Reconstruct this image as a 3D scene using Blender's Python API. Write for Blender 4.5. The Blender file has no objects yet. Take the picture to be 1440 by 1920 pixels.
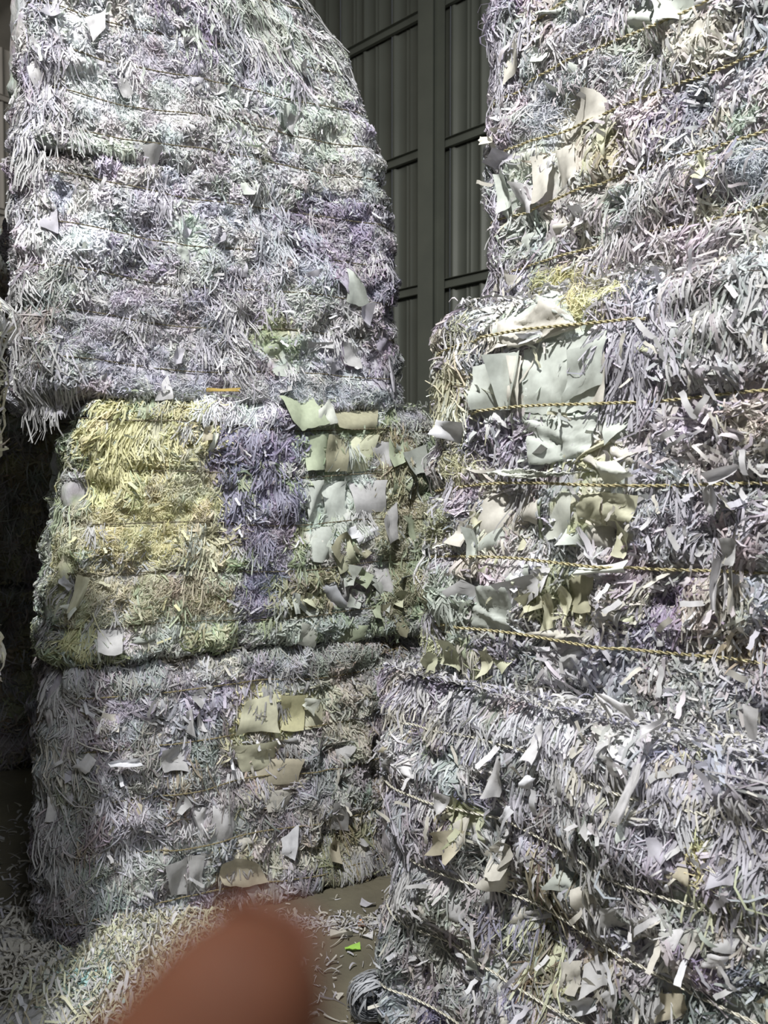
import bpy, bmesh, math
import numpy as np
from mathutils import Vector, Matrix

# ------------------------------------------------------------------ camera, world, lamps, exposure
C = bpy.context.scene.collection
SC = bpy.context.scene
F = 1440.0
CAM = np.array([0.0, 0.0, 1.69])
PITCH = math.radians(-1.8)
cam_d = bpy.data.cameras.new('camera'); cam = bpy.data.objects.new('camera', cam_d); C.objects.link(cam)
cam.location = CAM; cam.rotation_euler = (math.radians(90) + PITCH, 0, 0)
cam_d.sensor_fit = 'HORIZONTAL'; cam_d.sensor_width = 36; cam_d.lens = 36
cam_d.clip_start = 0.01
cam_d.dof.use_dof = True; cam_d.dof.focus_distance = 2.5; cam_d.dof.aperture_fstop = 6.5
SC.camera = cam

w = bpy.data.worlds.new('world'); SC.world = w; w.use_nodes = True
w.node_tree.nodes['Background'].inputs[0].default_value = (0.80, 0.86, 1.0, 1)
w.node_tree.nodes['Background'].inputs[1].default_value = 0.11

def area(name, loc, target, size, power, col=(1, 1, 1), size_y=None):
    l = bpy.data.lights.new(name, 'AREA'); l.energy = power; l.color = col
    l.shape = 'RECTANGLE'; l.size = size; l.size_y = size_y or size
    o = bpy.data.objects.new(name, l); C.objects.link(o); o.location = loc
    o.rotation_euler = (Vector(target) - Vector(loc)).to_track_quat('-Z', 'Y').to_euler()
    o['kind'] = 'helper'
    return o
area('key_fill_light', (-0.95, -0.7, 5.9), (0.0, 2.5, 1.0), 0.20, 410, (1.0, 0.985, 0.96))
area('key_fill_light', (3.2, -3.5, 7.5), (0.3, 2.4, 1.0), 2.2, 230, (0.92, 0.95, 1.0))  # added soft fill light, not an actual lamp of the hall
area('key_fill_light', (-7.0, 7.0, 8.0), (-9.0, 12.0, 7.6), 0.6, 170, (1.0, 0.95, 0.88))  # added light, aimed only at the left wall to brighten it

vs = SC.view_settings
vs.view_transform = 'Standard'; vs.look = 'None'; vs.gamma = 1; vs.use_curve_mapping = False
vs.exposure = 0.17

# ------------------------------------------------------------------ helpers
RNG = np.random.default_rng(7)
def nrm(v): return v / (np.linalg.norm(v, axis=-1, keepdims=True) + 1e-12)

def ray(px, py):
    x = (px - 720) / F; y = (960 - py) / F
    c, s = math.cos(PITCH), math.sin(PITCH)
    return np.array([x, c - s * y, s + c * y])

def _h(ix, iy, iz, seed):
    n = (ix.astype(np.int64) * 374761393 + iy.astype(np.int64) * 668265263 + iz.astype(np.int64) * 2147483647 + seed * 974711) & 0xffffffff
    n = ((n ^ (n >> 13)) * 1274126177) & 0xffffffff
    n = ((n ^ (n >> 16)) * 2246822519) & 0xffffffff
    return ((n ^ (n >> 13)) & 0xffffff) / float(0xffffff)

def noise2(x, y, seed=0):
    ix = np.floor(x); iy = np.floor(y); fx = x - ix; fy = y - iy
    fx = fx * fx * (3 - 2 * fx); fy = fy * fy * (3 - 2 * fy)
    z = np.zeros_like(ix) + 3
    a = _h(ix, iy, z, seed); b = _h(ix + 1, iy, z, seed); c = _h(ix, iy + 1, z, seed); d = _h(ix + 1, iy + 1, z, seed)
    return (a + (b - a) * fx + (c - a) * fy + (a - b - c + d) * fx * fy) * 2 - 1

def cells(x, y, seed, size):
    """nearest jittered cell: returns id hash function inputs and distance"""
    gx = np.floor(x / size); gy = np.floor(y / size)
    best = np.full(x.shape, 1e9); bx = gx.copy(); by = gy.copy(); cx0 = x * 0; cy0 = y * 0
    for dx in (-1, 0, 1):
        for dy in (-1, 0, 1):
            cx = gx + dx; cy = gy + dy
            px = (cx + _h(cx, cy, cx * 0 + 1, seed)) * size; py = (cy + _h(cx, cy, cx * 0 + 2, seed)) * size
            d = (x - px) ** 2 + (y - py) ** 2
            m = d < best
            best = np.where(m, d, best); bx = np.where(m, cx, bx); by = np.where(m, cy, by)
            cx0 = np.where(m, px, cx0); cy0 = np.where(m, py, cy0)
    return bx, by, np.sqrt(best) / size, cx0, cy0

# ------------------------------------------------------------------ materials
def new_mat(name):
    m = bpy.data.materials.new(name); m.use_nodes = True
    nt = m.node_tree; nt.nodes.clear()
    out = nt.nodes.new('ShaderNodeOutputMaterial')
    return m, nt, out

def paper_mat(name, source='attr', trans=0.18, bump=0.0, gain=1.0):
    m, nt, out = new_mat(name)
    if source == 'attr':
        a = nt.nodes.new('ShaderNodeAttribute'); a.attribute_name = 'Col'; col = a.outputs['Color']
    else:
        a = nt.nodes.new('ShaderNodeObjectInfo'); col = a.outputs['Color']
    p = nt.nodes.new('ShaderNodeBsdfPrincipled'); p.inputs['Roughness'].default_value = 0.62
    p.inputs['Specular IOR Level'].default_value = 0.3
    tr = nt.nodes.new('ShaderNodeBsdfTranslucent'); mx = nt.nodes.new('ShaderNodeMixShader'); mx.inputs[0].default_value = trans
    n = nt.nodes.new('ShaderNodeTexNoise'); n.inputs['Scale'].default_value = 60 if source != 'attr' else 25
    n.inputs['Detail'].default_value = 4
    geo = nt.nodes.new('ShaderNodeNewGeometry'); nt.links.new(geo.outputs['Position'], n.inputs['Vector'])
    r = nt.nodes.new('ShaderNodeMapRange'); r.inputs[1].default_value = 0.3; r.inputs[2].default_value = 0.7
    r.inputs[3].default_value = 0.88; r.inputs[4].default_value = 1.04
    nt.links.new(n.outputs['Fac'], r.inputs[0])
    mul = nt.nodes.new('ShaderNodeMix'); mul.data_type = 'RGBA'; mul.blend_type = 'MULTIPLY'; mul.inputs[0].default_value = 1
    nt.links.new(col, mul.inputs[6]); nt.links.new(r.outputs[0], mul.inputs[7])
    nt.links.new(mul.outputs[2], p.inputs['Base Color']); nt.links.new(mul.outputs[2], tr.inputs['Color'])
    if bump:
        b = nt.nodes.new('ShaderNodeBump'); b.inputs['Strength'].default_value = bump; b.inputs['Distance'].default_value = 0.004
        n2 = nt.nodes.new('ShaderNodeTexNoise'); n2.inputs['Scale'].default_value = 90; n2.inputs['Detail'].default_value = 6
        mp = nt.nodes.new('ShaderNodeMapping'); mp.inputs['Scale'].default_value = (1, 1, 0.35)
        nt.links.new(geo.outputs['Position'], mp.inputs['Vector']); nt.links.new(mp.outputs[0], n2.inputs['Vector'])
        nt.links.new(n2.outputs['Fac'], b.inputs['Height']); nt.links.new(b.outputs[0], p.inputs['Normal'])
    nt.links.new(p.outputs[0], mx.inputs[1]); nt.links.new(tr.outputs[0], mx.inputs[2]); nt.links.new(mx.outputs[0], out.inputs[0])
    return m

def simple_mat(name, col, rough=0.6, metal=0.0, noise=None, bump=0.0, bscale=20):
    m, nt, out = new_mat(name)
    p = nt.nodes.new('ShaderNodeBsdfPrincipled'); p.inputs['Base Color'].default_value = (*col, 1)
    p.inputs['Roughness'].default_value = rough; p.inputs['Metallic'].default_value = metal
    tc = nt.nodes.new('ShaderNodeNewGeometry')
    if noise:
        c2, sc = noise
        n = nt.nodes.new('ShaderNodeTexNoise'); n.inputs['Scale'].default_value = sc; n.inputs['Detail'].default_value = 6
        nt.links.new(tc.outputs['Position'], n.inputs['Vector'])
        rmp = nt.nodes.new('ShaderNodeValToRGB'); rmp.color_ramp.elements[0].position = 0.35; rmp.color_ramp.elements[1].position = 0.65
        rmp.color_ramp.elements[0].color = (*col, 1); rmp.color_ramp.elements[1].color = (*c2, 1)
        nt.links.new(n.outputs['Fac'], rmp.inputs[0]); nt.links.new(rmp.outputs[0], p.inputs['Base Color'])
    if bump:
        n = nt.nodes.new('ShaderNodeTexNoise'); n.inputs['Scale'].default_value = bscale; n.inputs['Detail'].default_value = 5
        nt.links.new(tc.outputs['Position'], n.inputs['Vector'])
        b = nt.nodes.new('ShaderNodeBump'); b.inputs['Strength'].default_value = bump; b.inputs['Distance'].default_value = 0.01
        nt.links.new(n.outputs['Fac'], b.inputs['Height']); nt.links.new(b.outputs[0], p.inputs['Normal'])
    nt.links.new(p.outputs[0], out.inputs[0])
    return m

M_SHRED = paper_mat('shredded_paper', 'attr', 0.16)
M_CORE = paper_mat('pressed_paper', 'attr', 0.0, bump=1.0)
M_SHEET = paper_mat('sheet_paper', 'obj', 0.10, bump=0.12)
M_ROPE = simple_mat('gold_twine', (0.46, 0.41, 0.24), 0.30, 0.25)
M_ROPE_SHADED = simple_mat('shaded_gold_twine', (.27, .23, .13), .4, .2)  # gold twine with shade put into its colour, for the low left bale
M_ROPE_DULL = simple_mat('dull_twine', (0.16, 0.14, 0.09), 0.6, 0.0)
M_ROPE_WHITE = simple_mat('pale_twine', (0.70, 0.68, 0.58), 0.35, 0.15)

PAL = dict(
    lav=(.530, .520, .575), white=(.68, .675, .69), grey=(.53, .53, .535), blue=(.545, .565, .605), gw=(.56, .60, .555),
    yel=(.72, .70, .44), pyel=(.63, .625, .47), green=(.45, .51, .37), pink=(.60, .56, .59), purple=(.42, .395, .475),
    olive=(.43, .42, .30), cream=(.64, .62, .56), dgrey=(.38, .38, .38), tan=(.52, .48, .37), brown=(.32, .28, .22), bw=(.74, .75, .79),
    gold=(.62, .45, .14), lime=(.35, .62, .10), orange=(.75, .35, .15), aqua=(.50, .74, .74), dark=(.16, .15, .13), pale=(.70, .73, .66), leaf=(.66, .68, .50), slate=(.36, .355, .45))
# mode: (length, width, curl, lift, verticality 0..1, density)   metres
MODES = dict(
    shred=(.027, .0050, 26, .0050, .35, 1.05),
    crumb=(.021, .0052, 34, .0050, .3, 1.2),
    hang=(.085, .0042, 6, .007, .97, .85),
    fine=(.026, .0026, 40, .005, .25, 1.3),
    curl=(.042, .0022, 55, .009, .1, 1.3),
    strip=(.044, .0060, 16, .007, .6, .85),
    wide=(.048, .0100, 9, .009, .45, .7),
    flat=(.028, .0050, 8, .0012, .8, .85),
    sheet=(.026, .0060, 16, .003, .6, .26),
    spiky=(.060, .0052, 5, .014, .1, .9))
MODEK = list(MODES)
MODEA = np.array([MODES[k] for k in MODEK])

def mesh_from(name, V, Fq, cols=None, smooth=False, mat=None):
    me = bpy.data.meshes.new(name)
    k = Fq.shape[1]
    me.vertices.add(len(V)); me.vertices.foreach_set('co', np.ascontiguousarray(V, dtype=np.float32).ravel())
    me.loops.add(Fq.size); me.loops.foreach_set('vertex_index', Fq.astype(np.int32).ravel())
    me.polygons.add(len(Fq)); me.polygons.foreach_set('loop_start', (np.arange(len(Fq)) * k).astype(np.int32))
    if smooth: me.polygons.foreach_set('use_smooth', np.ones(len(Fq), dtype=bool))
    me.update(calc_edges=True)
    if cols is not None:
        a = me.color_attributes.new('Col', 'FLOAT_COLOR', 'POINT')
        c4 = np.ones((len(V), 4), dtype=np.float32); c4[:, :3] = cols
        a.data.foreach_set('color', c4.ravel())
    if mat: me.materials.append(mat)
    return me

def link(name, me, parent=None, kind=None, color=None):
    o = bpy.data.objects.new(name, me); C.objects.link(o)
    if parent is not None:
        o.parent = parent; o.matrix_parent_inverse = Matrix.Translation(-parent.location)
    if kind: o['kind'] = kind
    if color is not None: o.color = (*color, 1)
    return o

def empty(name, loc, label, cat, group=None):
    o = bpy.data.objects.new(name, None); C.objects.link(o); o.location = loc
    o['label'] = label; o['category'] = cat
    if group: o['group'] = group
    return o

# ------------------------------------------------------------------ ribbons (bulk shreds)
def ribbons(P, N, W, width):
    """P (n,k,3) centre lines, W (n,k,3) width dirs, width (n,k) -> V, quads"""
    n, k, _ = P.shape
    A = P - W * width[..., None] * .5; B = P + W * width[..., None] * .5
    V = np.stack([A, B], 2).reshape(-1, 3)
    base = (np.arange(n) * k * 2)[:, None] + (np.arange(k - 1) * 2)[None]
    Q = np.stack([base, base + 1, base + 3, base + 2], -1).reshape(-1, 4)
    return V, Q

# ------------------------------------------------------------------ bales
class Bale:
    def __init__(s, seed, P0, ang, t0, W, D, z0, z1, ropes, r=.10, bulge=.013, lump=.030, Lp=None, Rp=None, rt=.09, off=0.0, rb=.05, droop=0):
        s.seed = seed
        s.T = np.array([math.sin(ang), math.cos(ang), 0.]); s.N = np.array([s.T[1], -s.T[0], 0.])
        s.O = np.array([P0[0], P0[1], 0.]) + s.T * t0 + s.N * off
        s.W, s.D, s.z0, s.z1, s.ropes, s.r, s.bulge, s.lump, s.rt, s.rb = W, D, z0, z1, sorted(ropes), r, bulge, lump, rt, rb
        s.Lp = Lp or [(z0, 0), (z1, 0)]; s.Rp = Rp or [(z0, 0), (z1, 0)]
        s.droop = droop
        s.center = s.O + s.T * W / 2 - s.N * D / 2
        s.patches = []; s.holes = []; s.clear = .013; s.rope_over = []
        s.default = [('white', 'shred', 1)]
    def pix(s, px, py, lift=0.0):
        d = ray(px, py)
        O = s.O + s.N * (lift + s.bulge)
        t = np.dot(O - CAM, s.N) / np.dot(d, s.N)
        p = CAM + d * t
        return float(np.dot(p - s.O, s.T)), float(p[2]), t
    def per(s, q):
        W, D, r = s.W, s.D, s.r
        P = 2 * (W + D); q = np.mod(q, P)
        starts = np.array([[0, 0], [W, 0], [W, D], [0, D]], float)
        dirs = np.array([[1, 0], [0, 1], [-1, 0], [0, -1]], float)
        nors = np.array([[0, -1], [1, 0], [0, 1], [-1, 0]], float)
        cum = np.array([0, W, W + D, 2 * W + D]); Ln = np.array([W, D, W, D])
        i = np.clip(np.searchsorted(cum, q, side='right') - 1, 0, 3)
        e = q - cum[i]; L = Ln[i]
        st, di, no = starts[i], dirs[i], nors[i]
        pos = st + di * e[..., None]; nr = no.copy()
        m = e < r
        a = (e + r) / (2 * r) * math.pi / 2
        n1 = np.cos(a)[..., None] * nors[(i - 1) % 4] + np.sin(a)[..., None] * no
        c1 = st + di * r - no * r
        pos = np.where(m[..., None], c1 + r * n1, pos); nr = np.where(m[..., None], n1, nr)
        m = e > L - r
        a = (e - (L - r)) / (2 * r) * math.pi / 2
        n2 = np.cos(a)[..., None] * no + np.sin(a)[..., None] * nors[(i + 1) % 4]
        c2 = st + di * (L - r)[..., None] - no * r
        pos = np.where(m[..., None], c2 + r * n2, pos); nr = np.where(m[..., None], n2, nr)
        return pos, nr
    def ropez(s, q, z):
        """rope height waviness along perimeter"""
        return z - (.012 * np.sin(q * 3.1 + s.seed) + .007 * np.sin(q * 8.3 + 2 * s.seed))
    def ropedist(s, q, z):
        zz = s.ropez(q, z)
        d = np.full(zz.shape, 9.0)
        for r in s.ropes: d = np.minimum(d, np.abs(zz - r))
        return d
    def surf(s, q, z, detail=True):
        q = np.asarray(q, float); z = np.asarray(z, float)
        zc = np.clip(z, s.z0, s.z1)
        pos, nr = s.per(q)
        l = np.interp(zc, *zip(*s.Lp)); r_ = np.interp(zc, *zip(*s.Rp))
        u = l + pos[..., 0] / s.W * (s.W - l - r_)
        w = pos[..., 1]
        d = s.ropedist(q, zc)
        gap = .10
        b = s.bulge * np.clip(np.sin(np.clip(d / gap, 0, 1) * math.pi / 2), 0, 1) ** .45
        qq = q + s.seed * 13.7
        b = b * (.75 + .55 * noise2(qq * 4.1, z * 2.3, s.seed + 3))
        amp = .35 + .65 * np.clip(d / .05, 0, 1)
        n = noise2(qq * 3.3, z * 3.6, s.seed) * s.lump
        n = n + amp * (noise2(qq * 9, z * 9, s.seed + 5) * .020 + noise2(qq * 24, z * 20, s.seed + 9) * .013 - .020 * np.clip(noise2(qq * 13, z * 12, s.seed + 15) - .2, 0, 1) * 3)
        if detail: n = n + amp * np.abs(noise2(qq * 55, z * 45, s.seed + 11)) * .008
        tt = np.clip((zc - (s.z1 - s.rt)) / s.rt, 0, 1); tb = np.clip(((s.z0 + s.rb) - zc) / s.rb, 0, 1)
        ins = s.rt * (1 - np.sqrt(1 - tt * tt * .98)) + s.rb * (1 - np.sqrt(1 - tb * tb * .98))
        h = b + n - ins
        out = nr[..., 0:1] * s.T + (-nr[..., 1:2]) * s.N
        p = s.O + u[..., None] * s.T - w[..., None] * s.N + out * h[..., None]
        p[..., 2] = z
        nz = tt * .9 - tb * .9
        N = nrm(out + np.array([0, 0, 1.]) * nz[..., None])
        return p, N
    def style(s, q, z, rng):
        """colour + mode per strand"""
        n = len(q)
        bx, by, dd, cx, cy = cells(q + noise2(q * 20, z * 20, s.seed + 31) * .02, z + noise2(q * 20, z * 20, s.seed + 32) * .02, s.seed + 3, .085)
        hsh = _h(bx, by, bx * 0 + 7, s.seed + 20)
        wts = np.array([d[2] for d in s.default], float); cw = np.cumsum(wts / wts.sum())
        k = np.clip(np.searchsorted(cw, hsh), 0, len(wts) - 1)
        # neighbouring clumps bleed into each other
        k = np.where(rng.random(n) < .18, np.clip(np.searchsorted(cw, rng.random(n)), 0, len(wts) - 1), k)
        col = np.array([PAL[d[0]] for d in s.default])[k]
        mode = np.array([MODEK.index(d[1]) for d in s.default])[k]
        wob = noise2(q * 9, z * 9, s.seed + 40) * .45 + noise2(q * 30, z * 30, s.seed + 41) * .22
        for (u, v, ru, rv, c, md) in s.patches:
            e = np.sqrt(((q - u) / ru) ** 2 + ((z - v) / rv) ** 2) + wob
            m = e < 1.08 - .5 * rng.random(n) ** 2
            m &= rng.random(n) > .10
            if c: col = np.where(m[:, None], PAL[c], col)
            if md: mode = np.where(m, MODEK.index(md), mode)
        tint = (_h(bx, by, bx * 0 + 9, s.seed + 21) - .5) * .20
        col = col * (1 + tint)[:, None]
        hue = np.stack([_h(bx, by, bx * 0 + 11 + i, s.seed + 22) - .5 for i in range(3)], -1) * .05
        col = col + hue + rng.normal(0, .055, (n, 1)) + rng.normal(0, .012, (n, 3))
        return np.clip(col, .05, .92), mode, bx, by
    def add_patch(s, x, y, rx, ry, c, md):
        u, v, t = s.pix(x, y)
        u2, _, _ = s.pix(x + rx, y); u1, _, _ = s.pix(x - rx, y)
        s.patches.append((u, v, max(abs(u2 - u1) / 2, .01), ry * t / F, c, md))

def strands(b, n, rng, qlo, qhi, K=4, scale=1.0):
    q = rng.uniform(qlo, qhi, n); z = rng.uniform(b.z0 - .0, b.z1 + .0, n)
    col, mode, bx, by = b.style(q, z, rng)
    mp = MODEA[mode]
    keep = rng.random(n) < mp[:, 5] / 1.3
    # grooves at the ropes are nearly bare
    rd = b.ropedist(q, z); keep &= (rd > b.clear) | (rng.random(n) < (.12 if b.clear > .015 else .3))
    for hq in b.holes:                                   # almost no shreds under a sheet
        c = hq.mean(0); hs = c + (hq - c) * .92; ins = np.ones(n, bool); sgn = 0
        e1, e2 = hs[1] - hs[0], hs[2] - hs[1]; sgn = np.sign(e1[0] * e2[1] - e1[1] * e2[0])
        for j in range(4):
            a0, a1 = hs[j], hs[(j + 1) % 4]
            ins &= ((a1[0] - a0[0]) * (z - a0[1]) - (a1[1] - a0[1]) * (q - a0[0])) * sgn > 0
        keep &= ~ins | (rng.random(n) < .02)
    q, z, col, mode, bx, by, mp, rd = [a[keep] for a in (q, z, col, mode, bx, by, mp, rd)]
    n = len(q)
    L = mp[:, 0] * np.exp(rng.normal(0, .38, n)) * scale
    wd = mp[:, 1] * np.exp(rng.normal(0, .25, n)) * scale
    # finer clumps share a direction
    cx, cy, dd, _, _ = cells(q, z, b.seed + 60, .038)
    th = _h(cx, cy, cx * 0 + 1, b.seed + 61) * math.pi * 2
    vert = mp[:, 4]
    down = -math.pi / 2 + (_h(cx, cy, cx * 0 + 2, b.seed + 61) - .5) * .8
    usev = _h(cx, cy, cx * 0 + 3, b.seed + 61) < vert
    th = np.where(usev, down, th) + rng.normal(0, .50, n)
    flip = rng.random(n) < .12; th = np.where(flip, rng.uniform(0, 6.28, n), th)
    curl = rng.normal(0, 1, n) * mp[:, 2] + (_h(cx, cy, cx * 0 + 4, b.seed + 61) - .5) * mp[:, 2]
    depth = (_h(cx, cy, cx * 0 + 5, b.seed + 61) - .4) * .020       # clumps stand proud or sink
    base = rng.uniform(-.004, .006, n) + depth
    liftA = np.abs(rng.normal(0, 1, n)) * mp[:, 3]
    shape = rng.random(n)
    t = np.linspace(0, 1, K)
    a = th[:, None] + curl[:, None] * L[:, None] * (t[None] - .3) * .9
    ds = L[:, None] / (K - 1)
    du = np.cos(a) * ds; dz = np.sin(a) * ds
    Q = q[:, None] + np.cumsum(du, 1) - du[:, :1] - du.sum(1, keepdims=True) * .3
    Z = z[:, None] + np.cumsum(dz, 1) - dz[:, :1] - dz.sum(1, keepdims=True) * .3
    lo = np.minimum(Z.min(1) - (b.z0 - .035), 0); hi = np.maximum(Z.max(1) - (b.z1 + .02), 0)
    Z = Z - lo[:, None] - hi[:, None]
    arch = np.sin(t * math.pi)[None] ; free = (t[None] ** 1.6)
    H = base[:, None] + liftA[:, None] * np.where((shape < .45)[:, None], arch, free) + .002 * rng.normal(0, 1, (n, K))
    P, Nn = b.surf(Q, Z)
    # hanging ends below the bale's lower edge stay where they are; above the top they lie over it
    P = P + Nn * H[..., None]
    tang = np.gradient(P, axis=1); tang = nrm(tang)
    B = nrm(np.cross(Nn, tang))
    roll = rng.normal(0, .6, n)[:, None] + rng.normal(0, .7, n)[:, None] * (t[None] - .5) * 1.6
    Wd = B * np.cos(roll)[..., None] + Nn * np.sin(roll)[..., None]
    wid = np.repeat(wd[:, None], K, 1) * (1 - .25 * (t[None] > .9))
    V, Qd = ribbons(P, Nn, Wd, wid)
    cols = np.repeat(col, K * 2, 0)
    return V, Qd, cols

def tassels(b, rows, rng):
    """bunches of long strips: (q, z, length, count, colour)"""
    Ps = []; Ws = []; wd = []; cs = []
    K = 6; t = np.linspace(0, 1, K)
    for (q, z, L, cnt, col) in rows:
        n = cnt
        l = L * rng.uniform(.55, 1.15, n); spread = .18 + .25 * rng.random()
        a = -math.pi / 2 + rng.normal(0, spread, n) + rng.normal(0, .12)
        q0 = q + rng.normal(0, .012 + L * .10, n); z0 = z + rng.normal(0, .010, n)
        wig = rng.normal(0, .35, (n, K)).cumsum(1) * .45; wig[:, 0] = 0
        ang = a[:, None] * .5 + (-math.pi / 4) + wig
        ds = l[:, None] / (K - 1)
        Q = q0[:, None] + np.cumsum(np.cos(ang) * ds, 1); Z = z0[:, None] + np.cumsum(np.sin(ang) * ds, 1)
        P, N = b.surf(Q, Z, detail=False)
        out = rng.uniform(.006, .026, n)[:, None] * np.sin(np.clip(t * 1.5, 0, 1.6))[None] + rng.uniform(0, .006, n)[:, None]
        P = P + N * out[..., None]
        tang = nrm(np.gradient(P, axis=1)); Bn = nrm(np.cross(N, tang))
        roll = rng.normal(0, .5, n)[:, None] + rng.normal(0, .9, n)[:, None] * t[None]
        Ps.append(P); Ws.append(Bn * np.cos(roll)[..., None] + N * np.sin(roll)[..., None])
        wd.append(rng.uniform(.0032, .0068, n)); cs.append(np.array(PAL[col]) * (1 + rng.normal(0, .07, (n, 1))))
    P = np.concatenate(Ps); Wd = np.concatenate(Ws); wdt = np.concatenate(wd); c = np.clip(np.concatenate(cs), 0, .92)
    V, Qd = ribbons(P, None, Wd, np.repeat(wdt[:, None], K, 1))
    return V, Qd, np.repeat(c, K * 2, 0)

def rope_mesh(b, zr, rad, off, mat, vis=(-.9, None), pitch=.017):
    qlo = vis[0]; qhi = vis[1] if vis[1] is not None else b.W + .3
    P = 2 * (b.W + b.D)
    fine = np.arange(qlo, qhi, pitch / 6); coarse = np.arange(qhi, qlo + P, .05)
    q = np.concatenate([fine, coarse])
    # bury / surface along the run, rope bridges small hollows
    zz = zr + (.012 * np.sin(q * 3.1 + b.seed) + .007 * np.sin(q * 8.3 + 2 * b.seed))
    p, n = b.surf(q, zz, detail=False)
    def smooth(a, k):
        pad = np.concatenate([a[-k:], a, a[:k]]); c = np.cumsum(np.vstack([np.zeros((1, a.shape[1])), pad]), 0)
        return ((c[2 * k + 1:] - c[:-(2 * k + 1)]) / (2 * k + 1))[:len(a)]
    nf = len(fine); pf = smooth(p[:nf], 12); pf[:12] = p[:12]; pf[-12:] = p[nf - 12:nf]; p[:nf] = pf
    wob = noise2(q * 5 + zr * 7, q * 0 + zr * 31, b.seed + 77) * .006
    for q0_, q1_, up_ in b.rope_over: off = off + up_ * np.clip(np.minimum(q - q0_, q1_ - q) / .04, 0, 1)
    p = p + n * (off + wob)[:, None]
    ang = np.concatenate([np.arange(nf) * (2 * math.pi / 6) * .5, nf * math.pi / 6 + np.arange(len(coarse)) * .6])
    tang = nrm(np.roll(p, -1, 0) - np.roll(p, 1, 0)); bn = nrm(np.cross(tang, n)); n2 = np.cross(bn, tang)
    Vs = []; Fs = []; m = len(q); base = 0
    for k in range(2):
        a = ang + k * math.pi
        c = p + (n2 * np.cos(a)[:, None] + bn * np.sin(a)[:, None]) * rad * .55
        ring = []
        for j in range(4):
            aa = a + j * math.pi / 2
            ring.append(c + (n2 * np.cos(aa)[:, None] + bn * np.sin(aa)[:, None]) * rad * .62)
        V = np.stack(ring, 1).reshape(-1, 3)
        i = np.arange(m)[:, None] * 4; i2 = (np.arange(m)[:, None] + 1) % m * 4; j = np.arange(4)[None]; j2 = (j + 1) % 4
        Fs.append(np.stack([i + j, i2 + j, i2 + j2, i + j2], -1).reshape(-1, 4) + base); Vs.append(V); base += len(V)
    return mesh_from('rope', np.vstack(Vs), np.vstack(Fs), smooth=True, mat=mat)

def core_mesh(b, dq=.022, dz=.022):
    P = 2 * (b.W + b.D); nq = int(P / dq); nz = int((b.z1 - b.z0) / dz)
    q = np.arange(nq) * P / nq; z = np.linspace(b.z0, b.z1, nz + 1)
    Qg, Zg = np.meshgrid(q, z)
    p, n = b.surf(Qg, Zg); p = p - n * .006
    rng = np.random.default_rng(b.seed)
    qs = Qg.ravel().copy(); qs[qs > b.W + b.D] -= P
    col, mode, _, _ = b.style(qs, Zg.ravel(), rng)
    sh = np.isin(mode, [MODEK.index('sheet'), MODEK.index('flat')])
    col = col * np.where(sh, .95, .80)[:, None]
    V = p.reshape(-1, 3); j = np.arange(nq)[None]; i = np.arange(nz)[:, None]
    a = i * nq + j; bb = i * nq + (j + 1) % nq
    Fq = np.stack([a, bb, bb + nq, a + nq], -1).reshape(-1, 4)
    # caps
    ct = b.center.copy()
    V = np.vstack([V, [[*ct[:2], b.z1 + .01]], [[*ct[:2], b.z0]]]); col = np.vstack([col, [PAL['grey']], [PAL['grey']]])
    it = len(V) - 2; ib = len(V) - 1
    jj = np.arange(0, nq - 1, 2); top = nz * nq
    ct_f = np.stack([top + jj, top + jj + 1, top + (jj + 2) % nq, np.full(len(jj), it)], -1)
    cb_f = np.stack([(jj + 2) % nq, jj + 1, jj, np.full(len(jj), ib)], -1)
    return mesh_from('core', V, np.vstack([Fq, ct_f, cb_f]), cols=col, smooth=True, mat=M_CORE)

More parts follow.
